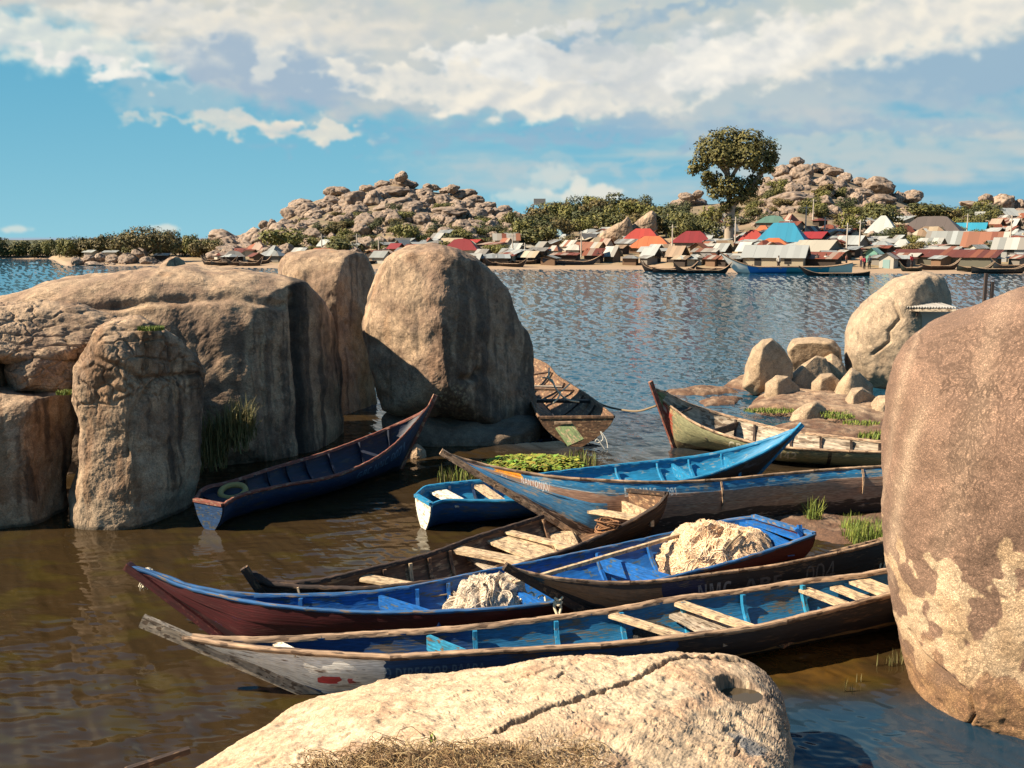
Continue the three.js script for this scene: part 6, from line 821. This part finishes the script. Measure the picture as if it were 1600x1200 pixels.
const HOUSES = [
  [860, 883, 368, 358, 376, 'hip', [[150, 186, 196]], GREYW, 'small house with a pale blue-grey roof left of the slanting rock'],
  [968, 1040, 377, 357, 386, 'hip', REDR, CREAMW, 'house with a bright red hipped roof below the upright pale rock'],
  [980, 1056, 389, 369, 396, 'hip', ORANGE, MUD, 'house with a pale orange hipped roof in front of the bright red one'],
  [1047, 1118, 378, 361, 388, 'hip', DRED, GREYW, 'house with a dark red hipped roof left of the big tree trunk'],
  [1063, 1124, 350, 341, 356, 'hip', GREY, GREYW, 'long house with a grey roof under the trees, left of the big tree'],
  [1073, 1108, 361, 350, 367, 'gable', DRED, GREYW, 'small house with a red roof above the dark red hipped roof'],
  [1108, 1134, 364, 354, 370, 'hip', ORANGE, MUD, 'small house with an orange roof just left of the big tree trunk'],
  [892, 951, 393, 378, 400, 'gable', [...TANR, ...MIXR], MUD, 'long shed with a striped tan and rust roof left of the orange roof'],
  [909, 946, 403, 388, 411, 'lean', RUSTS, DARKW, 'rusty lean-to roof sloping down behind the dark blue beached boat'],
  [858, 908, 405, 396, 410, 'lean', RUSTS, DARKW, 'low rusty roof behind the far brown boat right of the middle boulder'],
  [940, 973, 399, 385, 410, 'gable', GREY, MUD, 'grey gabled hut on the beach left of the low grey shack'],
  [969, 1001, 406, 399, 415, 'hip', GREY, MUD, 'low shack with a flat grey roof at the edge of the sand'],
  [1000, 1036, 399, 387, 412, 'gable', WHITER, DARKW, 'shack with a whitish roof and dark front right of the sandy beach'],
  [1038, 1078, 399, 384, 410, 'gable', TANR, DARKW, 'hut with a beige gabled roof above the dark row of boats'],
  [1078, 1124, 395, 388, 411, 'lean', MIXR, GREYW, 'white walled shack with a rusty flat roof behind the dark row of boats'],
  [1112, 1147, 393, 380, 402, 'gable', GREY, DARKW, 'grey gabled house in front of the big tree trunk'],
  [1100, 1126, 394, 388, 402, 'lean', RUSTS, MUD, 'small rusty roof left of the grey gabled house by the big tree'],
  [1024, 1038, 349, 337, 356, 'gable', WHITER, WHITEW, 'small white house at the right edge of the upright pale rock'],
  [1180, 1234, 349, 337, 356, 'hip', TEALR, GREYW, 'house with a dull green hipped roof behind the big blue roof'],
  [1178, 1206, 362, 350, 370, 'pyr', ORANGE, MUD, 'house with a pointed orange roof left of the big blue roof'],
  [1154, 1198, 377, 359, 384, 'hip', REDR, MUD, 'house with a bright red roof left of the big blue roof'],
  [1180, 1266, 376, 348, 386, 'hip', BLUER, BLUEW, 'large house with a bright blue hipped roof'],
  [1250, 1299, 374, 362, 382, 'gable', [[150, 30, 34]], DARKW, 'house with a crimson roof right of the big blue roof'],
  [1183, 1234, 384, 372, 392, 'hip', ORANGE, MUD, 'house with a low orange roof in front of the big blue roof'],
  [1158, 1266, 402, 383, 418, 'gable', WHITER, CREAMW, 'long shore building with a white roof and cream front behind the white and blue boat', { turn: -0.18 }],
  [1236, 1318, 392, 375, 404, 'gable', [[190, 184, 168], [180, 172, 156]], GREYW, 'long pale roofed building behind the rusty awning'],
  [1243, 1317, 406, 394, 418, 'lean', RUSTS, DARKW, 'open stall under a rusty sloping awning at the shore', { plain: true, dp: 3.4 }],
  [1303, 1358, 381, 368, 392, 'gable', GREY, GREYW, 'grey gabled house left of the white pyramid roof'],
  [1154, 1177, 392, 378, 402, 'gable', WHITER, WHITEW, 'narrow hut with a white roof left of the cream shore building'],
  [1351, 1406, 362, 337, 370, 'pyr', WHITER, GREYW, 'house with a tall white pyramid roof'],
  [1400, 1510, 364, 338, 374, 'hip', DGREY, [190, 164, 130], 'large house with a dark grey hipped roof and beige wall'],
  [1420, 1488, 371, 354, 378, 'hip', TANR, MUD, 'house with a beige hipped roof in front of the dark grey roof'],
  [1488, 1542, 362, 348, 370, 'gable', [[40, 150, 180], [36, 140, 172], [120, 150, 160]], DARKW, 'house with a patched blue roof right of the dark grey roof', { turn: -0.2 }],
  [1446, 1521, 381, 361, 390, 'gable', GREY, GREYW, 'house with a plain silver grey roof below the patched blue roof', { turn: -0.2 }],
  [1503, 1576, 386, 362, 394, 'gable', MIXR, DARKW, 'house with a rust striped roof right of the silver grey roof', { turn: -0.2 }],
  [1390, 1558, 404, 390, 415, 'lean', RUSTS, [120, 116, 100], 'long low row of stalls under a rusty red roof at the right shore', { dp: 4 }],
  [1432, 1500, 395, 385, 404, 'lean', MIXR, DARKW, 'patchy white and rust roof above the long rusty row of stalls'],
  [1350, 1379, 396, 387, 411, 'gableF', [[150, 190, 176]], MINT, 'mint green gabled hut at the right shore', { door: [110, 160, 150] }],
  [1370, 1406, 404, 395, 420, 'gableF', MIXR, WHITEW, 'white gabled hut with a pale door on the right beach', { door: [170, 204, 200] }],
  [1550, 1612, 388, 371, 410, 'gable', GREY, [190, 190, 188], 'tall pale walled house with a grey roof cut by the right edge', { turn: -0.2 }],
  [1394, 1426, 387, 371, 394, 'pyr', WHITER, MUD, 'small house with a pointed pale roof below the beige hipped roof'],
  [691, 753, 390, 373, 399, 'hip', [[150, 40, 42], [142, 38, 40]], WHITEW, 'house with a dark red hipped roof just above the tall middle boulder'],
  [728, 758, 381, 374, 388, 'gable', REDR, MUD, 'small faded red roof behind the dark red hipped roof at the left'],
  [672, 700, 372, 364, 382, 'gable', GREY, WHITEW, 'white house of two levels at the foot of the left hill'],
  [684, 708, 365, 359, 380, 'lean', GREY, WHITEW, 'upper white block behind the white house at the foot of the left hill'],
  [607, 632, 391, 380, 398, 'gable', DRED, MUD, 'small dark red roof left of the tall middle boulder'],
  [578, 614, 403, 392, 412, 'gable', GREY, WHITEW, 'white house with grey roof showing between the two middle boulders'],
  [743, 768, 400, 389, 408, 'gable', GREY, GREYW, 'grey roofed hut at the shore right of the tall middle boulder'],
  [795, 822, 392, 380, 400, 'gable', GREY, GREYW, 'grey gabled hut above the shore clutter'],
  [808, 850, 406, 392, 412, 'gable', TANR, DARKW, 'beige roofed shed at the shore behind the far brown boat'],
  [240, 268, 402, 397, 410, 'lean', GREY, DARKW, 'low dark shed beside the spreading tree on the rocky point'],
  [160, 186, 398, 393, 404, 'lean', WHITER, WHITEW, 'low white hut behind the rocky point at the far left'],
  [136, 150, 398, 394, 403, 'gable', WHITER, WHITEW, 'tiny white hut under the orange tinged tree'],
];
HOUSES.forEach((h) => house(...h));
{ // the rest of the shacks, much alike
  const gr = 'small shacks of the shore village', spots = [];
  const zones = [[625, 800, 386, 408, 16], [780, 960, 370, 410, 30], [940, 1130, 366, 410, 34], [1110, 1350, 350, 410, 44], [1290, 1420, 350, 408, 26], [1400, 1610, 366, 410, 30], [1530, 1610, 340, 400, 16], [335, 470, 399, 412, 12], [470, 620, 392, 406, 8], [640, 885, 411, 416, 12], [1012, 1160, 412, 417, 9], [1320, 1610, 412, 417, 12]];
  const where = ['behind the tall middle boulder', 'left of the orange roof', 'by the bright red roof', 'by the big blue roof', 'by the white pyramid roof', 'by the silver grey roof', 'at the upper right edge', 'behind the long left boulder', 'behind the middle boulders', 'by the far brown boat', 'behind the dark boat row', 'behind the right beach boats'];
  zones.forEach(([a, b, c, d, n], zi) => { for (let i = 0; i < n; i++) { const x = a + rnd() * (b - a), y = c + rnd() * (d - c), w = 18 + rnd() * 30; spots.push([x, y, w, where[zi], y < (c + d) / 2 ? 'upper' : 'lower']); } });
  for (const [x, y, w, wh, row] of spots) { const q = rnd(), hh = 4.5 + rnd() * 3, fo = Math.floor(rnd() * 5), cn = q < 0.46 ? 'grey' : q < 0.64 ? 'patchy rust and white' : q < 0.82 ? 'rusty' : q < 0.9 ? 'tan' : 'whitish', lab = row + ' shack with a ' + cn + ['', ' hipped', '', ' sloping', ' gabled'][fo] + ' roof ' + wh; house(x - w / 2, x + w / 2, y - hh, y - hh - 7 - rnd() * 6, y, ['gable', 'hip', 'gable', 'lean', 'gableF'][fo], q < 0.46 ? GREY : q < 0.64 ? MIXR : q < 0.82 ? RUSTS : q < 0.9 ? TANR : WHITER, [MUD, GREYW, DARKW, CREAMW, WHITEW][Math.floor(rnd() * 5)], lab, { group: gr, turn: rnd() < 0.75 ? -0.3 - rnd() * 0.7 : rnd() * 0.8 }); }
}
{ // water tank building on the ridge
  const b = landAt(843, 330) || at(843, 330, 240), t = thing('water_tank', 'grey square water tank on a stand above the wooded ridge', 'water tank', at(843, 322, -b.z)), k = -b.z / FOCAL;
  mesh('tank', new THREE.BoxGeometry(18 * k, 8 * k, 12 * k).translate(0, 7 * k, 0), std([0.2, 0.19, 0.18], 0.8), t); mesh('platform', new THREE.BoxGeometry(24 * k, 1 * k, 15 * k).translate(0, 2.4 * k, 0), std([0.4, 0.36, 0.3], 0.8), t); for (const sx of [-1, 1]) for (const sz of [-1, 1]) mesh('leg', new THREE.BoxGeometry(1.2 * k, 12 * k, 1.2 * k).translate(sx * 9 * k, -4 * k, sz * 5 * k), std([0.3, 0.28, 0.25], 0.8), t);
}
// ---- poles
const poleM = std([0.42, 0.36, 0.3], 0.9);
[[908, 362, 402], [1050, 352, 396], [1043, 335, 362], [1148, 340, 392], [1258, 322, 372], [1270, 312, 345], [1322, 350, 402], [1342, 345, 398], [1288, 340, 372], [503, 366, 394], [558, 366, 394], [592, 372, 398], [801, 366, 402], [1510, 335, 372], [1577, 338, 396], [820, 380, 408], [970, 334, 362], [1025, 327, 352], [1445, 318, 345]].forEach(([x, a, b]) => {
  const p = landAt(x, b); if (!p) return; const k = -p.z / FOCAL, h = (b - a) * k, t = thing('utility_pole', 'thin pale utility pole standing among the village roofs', 'utility pole', p, 'utility poles in the village');
  mesh('pole', new THREE.CylinderGeometry(0.09, 0.13, h, 7).translate(0, h / 2, 0), poleM, t); mesh('crossarm', new THREE.BoxGeometry(1.3, 0.1, 0.1).translate(0, h - 0.4, 0), poleM, t);
});
// ---- beached and moored boats
const fb = (() => {
  const S = 30, out = [], inn = [], rim = [], y0 = 0.02; const half = (s) => 0.62 * Math.pow(Math.sin(Math.PI * clamp(0.04 + 0.9 * s)), 0.6), top = (s) => 0.62 + 1.25 * Math.pow(clamp(1 - s / 0.32), 2) + 0.35 * Math.pow(clamp((s - 0.75) / 0.25), 2), bx = (s, v) => -5 + 10 * s + (1 - v) * 1.5 * Math.pow(clamp(1 - s / 0.3), 1.2);
  for (const [arr, t] of [[out, 0], [inn, 0.05]]) for (let i = 0; i <= S; i++) for (let j = 0; j <= 8; j++) { const s = i / S, a = j / 8 * 2 - 1, v = Math.abs(a), w = Math.max(0, half(s) - t); arr.push(V(bx(s, v), lerp(y0 + t, top(s), Math.pow(v, 1.3)), w * Math.sign(a) * Math.pow(v, 0.6))); }
  const go = gridGeo(out, S + 1, 9, (r, c) => [r / 30, Math.abs(c / 4 - 1)]), gi = gridGeo(inn, S + 1, 9, (r, c) => [r / 30, c / 8]), railP = []; for (const sd of [-1, 1]) { const p = []; for (let i = 0; i <= S; i++) { const s = i / S; p.push(V(bx(s, 1), top(s) + 0.02, half(s) * sd)); } railP.push(tube(p, 0.05, 40, 5)); }
  const th = [0.3, 0.45, 0.6, 0.75].map((s) => new THREE.BoxGeometry(0.25, 0.05, half(s) * 1.9).translate(-5 + 10 * s, top(s) - 0.12, 0));
  return { go, gi, rail: railP, th };
})();
const fbMat = {}; const fm = (c) => fbMat[c.join()] || (fbMat[c.join()] = std(rgb(...c).map((q) => q * 0.7), 0.7));
let fbFirst = null;
function farBoat(x0, x1, yw, flip, hull, inside, label, opt = {}) { // bow at the left unless flipped
  const cx = (x0 + x1) / 2, b = opt.shore ? (landAt(cx, yw) || onY(cx, yw, 0)) : onY(cx, yw, 0), L = (x1 - x0) * -b.z / FOCAL;
  let t; if (!fbFirst) { t = fbFirst = thing('beached_boat', label, 'boat', null, opt.group); mesh('hull', fb.go, fm(hull), t); mesh('inside', fb.gi, fm(inside), t); for (const r of fb.rail) mesh('gunwale', r, W.rail, t); for (const q of fb.th) mesh('seat', q, W.pale, t); } else { t = copyOf(fbFirst, 'beached_boat', label, 'boat', opt.group); t.children[0].material = fm(hull); t.children[1].material = fm(inside); }
  t.position.set(b.x, (opt.shore ? groundH(b.x, b.z) : -0.12) + (opt.lift || 0), b.z); const k = L / 10; t.scale.set(k, opt.h || Math.min(1.1, 0.55 + 0.5 * k), Math.min(1.2, 0.6 + k * 0.4)); t.rotation.set(opt.roll || 0, (flip ? Math.PI : 0) + (opt.yaw || 0), opt.pitch || 0); return t;
}
const bigBoat = farBoat(1124, 1330, 427, false, [30, 110, 176], [60, 60, 60], 'long white and blue boat with a high white bow moored off the village', { h: 1.5 });
{ // its painted hull: white ends, blue and green side
  const tx = dataTex(512, 32, (u, v) => u < 0.2 ? [222, 216, 204] : v < 0.12 ? [120, 56, 46] : u > 0.82 ? [214, 204, 184] : u > 0.5 ? [44, 128, 142] : v > 0.93 ? [200, 196, 186] : [32, 112, 184]); tx.wrapS = tx.wrapT = THREE.ClampToEdgeWrapping; bigBoat.children[0].material = new THREE.MeshStandardMaterial({ map: tx, roughness: 0.6 }); }
const blackBoat = farBoat(1248, 1358, 431, false, [26, 20, 18], [50, 40, 34], 'black boat with white lettering moored in front of the white and blue boat', { h: 0.7 });
{ const cv = document.createElement('canvas'); cv.width = 512; cv.height = 64; const c = cv.getContext('2d'); c.fillStyle = '#1c1614'; c.fillRect(0, 0, 512, 64); c.fillStyle = '#cfc8bc'; c.font = 'bold 26px sans-serif'; c.fillText('GBC  NMG 331', 210, 38); const tx = new THREE.CanvasTexture(cv); tx.colorSpace = THREE.SRGBColorSpace; blackBoat.children[0].material = new THREE.MeshStandardMaterial({ map: tx, roughness: 0.7 }); }
farBoat(815, 886, 419, true, [86, 56, 40], [70, 50, 38], 'low brown boat at the water right of the tall middle boulder', { h: 0.5 });
farBoat(848, 938, 414, true, [30, 44, 62], [60, 44, 38], 'dark blue and red boat drawn up on the sand with its end raised', { shore: true, pitch: 0.05, h: 0.9 });
[[1000, 1060, 424], [1020, 1090, 426], [1050, 1120, 427], [1076, 1142, 427], [1004, 1048, 421], [1086, 1150, 424]].forEach(([a, b, y], i) => farBoat(a, b, y, i % 2, [[38, 28, 24], [52, 38, 30], [46, 34, 28]][i % 3], [60, 46, 38], ['leftmost', 'second', 'third', 'rightmost', 'back left', 'back right'][i] + ' boat of the dark row left of the white and blue boat', { group: 'dark boats in a row at the village beach', yaw: (i % 3 - 1) * 0.2 }));
farBoat(1404, 1440, 424, false, [40, 52, 44], [70, 60, 50], 'dark boat with a white rope on the right beach', { shore: true }); farBoat(1438, 1500, 422, true, [52, 38, 32], [120, 104, 88], 'long brown boat on the right beach in front of the rusty row of stalls', { shore: true });
farBoat(1495, 1552, 425, true, [44, 54, 46], [90, 84, 70], 'grey green boat at the right beach with its bow raised', { shore: true, pitch: 0.05 }); farBoat(1518, 1610, 428, true, [60, 52, 46], [96, 80, 66], 'large weathered boat nearest on the right beach', { shore: true }); farBoat(1546, 1606, 421, false, [50, 60, 70], [90, 90, 90], 'blue grey boat behind the large weathered one on the right beach', { shore: true });
farBoat(1498, 1560, 415, true, [60, 74, 52], [150, 140, 110], 'boat with a high pointed bow leaning against the rusty row of stalls', { shore: true, pitch: 0.08 });
[[312, 350, 414], [330, 372, 415], [352, 398, 415], [372, 414, 416], [318, 345, 411], [388, 425, 413]].forEach(([a, b, y], i) => farBoat(a, b, y, i % 2, [[54, 40, 34], [40, 34, 32], [90, 70, 56]][i % 3], [80, 62, 50], ['leftmost dark', 'second dark', 'third reddish', 'fourth dark', 'back left dark', 'rightmost reddish'][i] + ' boat beached behind the long left boulder', { group: 'beached boats behind the left boulder', shore: true, h: 0.8, yaw: (i % 3 - 1) * 0.3 }));
[[640, 690, 410], [672, 716, 412], [755, 800, 415], [772, 826, 417], [790, 838, 413], [700, 748, 409], [1150, 1176, 421], [520, 570, 410], [560, 600, 412], [480, 520, 411]].forEach(([a, b, y], i) => farBoat(a, b, y, i % 2, [[44, 34, 30], [60, 46, 36], [36, 40, 48]][i % 3], [78, 60, 48], ['dark', 'brown', 'slate'][i % 3] + ' boat drawn up at the shore ' + (a < 620 ? 'between the middle boulders' : a < 750 ? 'behind the tall middle boulder' : a < 900 ? 'just right of the tall middle boulder' : 'by the bow of the white and blue boat'), { group: 'boats along the village shore', shore: true, yaw: (i % 3 - 1) * 0.35, h: 0.7 }));
// ---- people on the beach
{
  const bones = { leg: [[[0.09, 0.92, 0], 0.085, [0.11, 0.48, 0.03], 0.062], [[0.11, 0.48, 0.03], 0.06, [0.12, 0.06, 0], 0.042], [[0.12, 0.05, -0.02], 0.04, [0.13, 0.03, 0.14], 0.032]], arm: [[[0.19, 1.38, 0], 0.05, [0.25, 1.1, -0.02], 0.042], [[0.25, 1.1, -0.02], 0.04, [0.24, 0.84, 0.06], 0.03], [[0.24, 0.82, 0.06], 0.032, [0.235, 0.74, 0.08], 0.022]], core: [[[0, 0.95, 0], 0.13, [0, 1.15, 0], 0.12], [[0, 1.15, 0], 0.12, [0, 1.36, 0], 0.135], [[-0.14, 1.38, 0], 0.06, [0.14, 1.38, 0], 0.06], [[0, 1.4, 0], 0.055, [0, 1.53, 0.01], 0.05], [[0, 1.6, 0.02], 0.085, [0, 1.67, 0.0], 0.095], [[0, 1.6, 0.1], 0.015, [0, 1.58, 0.115], 0.012]] };
  const mir = (l) => l.map(([a, r, b, q]) => [[-a[0], a[1], a[2]], r, [-b[0], b[1], b[2]], q]);
  const field = (bs, grow, clip) => { const mc = new MarchingCubes(44, std([1, 1, 1]), false, false, 60000); mc.isolation = 0; const n = 44; for (let k = 0; k < n; k++) for (let j = 0; j < n; j++) for (let i = 0; i < n; i++) { const p = [((i / n) * 2 - 1) * 0.95, ((j / n) * 2 - 1) * 0.95 + 0.88, ((k / n) * 2 - 1) * 0.95]; let s = 0; for (const [a, ra, b, rb] of bs) { const ab = [b[0] - a[0], b[1] - a[1], b[2] - a[2]], t = clamp(((p[0] - a[0]) * ab[0] + (p[1] - a[1]) * ab[1] + (p[2] - a[2]) * ab[2]) / (ab[0] ** 2 + ab[1] ** 2 + ab[2] ** 2)); const d = Math.hypot(p[0] - a[0] - ab[0] * t, p[1] - a[1] - ab[1] * t, p[2] - a[2] - ab[2] * t) - lerp(ra, rb, t) - grow; s += Math.exp(-d / 0.02); } let v = -0.02 * Math.log(s + 1e-30); if (clip) v = Math.max(v, clip(p)); mc.field[k * n * n + j * n + i] = -v; } mc.update(); const c = mc.count, g = new THREE.BufferGeometry(), P = mc.positionArray.slice(0, c * 3), N = mc.normalArray.slice(0, c * 3); for (let i = 0; i < c; i++) { P[i * 3] *= 0.95; P[i * 3 + 1] = P[i * 3 + 1] * 0.95 + 0.88; P[i * 3 + 2] *= 0.95; } g.setAttribute('position', new THREE.BufferAttribute(P, 3)); g.setAttribute('normal', new THREE.BufferAttribute(N, 3)); return g; };
  const all = [...bones.leg, ...mir(bones.leg), ...bones.arm, ...mir(bones.arm), ...bones.core], body = field(all, 0), shirt = field([...bones.core.slice(0, 3), bones.arm[0], ...mir([bones.arm[0]])], 0.022, (p) => Math.max(0.9 - p[1], p[1] - 1.44)), legs = field([...bones.leg.slice(0, 2), ...mir(bones.leg.slice(0, 2)), bones.core[0]], 0.02, (p) => Math.max(0.12 - p[1], p[1] - 0.98)), hair = field([bones.core[4]], 0.012, (p) => Math.max(1.62 - p[1] + p[2] * 1.2, -9));
  const skin = std([0.07, 0.038, 0.022], 0.6), hairM = std([0.01, 0.008, 0.007], 0.9);
  const people = [[1350, 421, [200, 50, 74], [40, 36, 44], 'person in a pink top and dark trousers standing on the beach by the white hut', 0.4], [1358, 420, [50, 56, 66], [40, 40, 40], 'person in dark clothes beside the one in the pink top', -0.6], [1345, 418, [170, 120, 100], [60, 50, 60], 'person in a tan top standing behind the one in pink', 2], [1322, 417, [150, 90, 70], [60, 60, 70], 'person in a brown top near the black lettered boat', 1], [1290, 417, [210, 204, 196], [60, 60, 60], 'person in a white shirt in front of the rusty awning', -0.4], [1276, 417, [120, 110, 104], [50, 40, 40], 'person in a grey shirt at the left end of the rusty awning', 0.2], [934, 411, [50, 36, 36], [44, 34, 34], 'person in dark red clothes by the raised end of the beached boat', 0.3], [941, 411, [90, 40, 44], [50, 40, 44], 'person in maroon clothes right beside the one in dark red', -0.5], [1424, 418, [180, 40, 44], [60, 50, 50], 'person in a red shirt in front of the long rusty row of stalls', 0.5], [1216, 420, [214, 208, 196], [70, 60, 56], 'person in a white shirt in front of the cream shore building', 0.1]];
  let first = null;
  for (const [x, y, c1, c2, label, turn] of people) { const b = landAt(x, y) || landAt(x, y - 3); if (!b) continue; let t; if (!first) { t = first = thing('person', label, 'person', null, undefined); mesh('body', body, skin, t); mesh('shirt', shirt, fm(c1), t); mesh('trousers', legs, fm(c2), t); mesh('hair', hair, hairM, t); } else { t = copyOf(first, 'person', label, 'person'); t.children[1].material = fm(c1); t.children[2].material = fm(c2); } t.position.copy(b); t.rotation.y = turn; }
}
renderer.render(scene, camera);
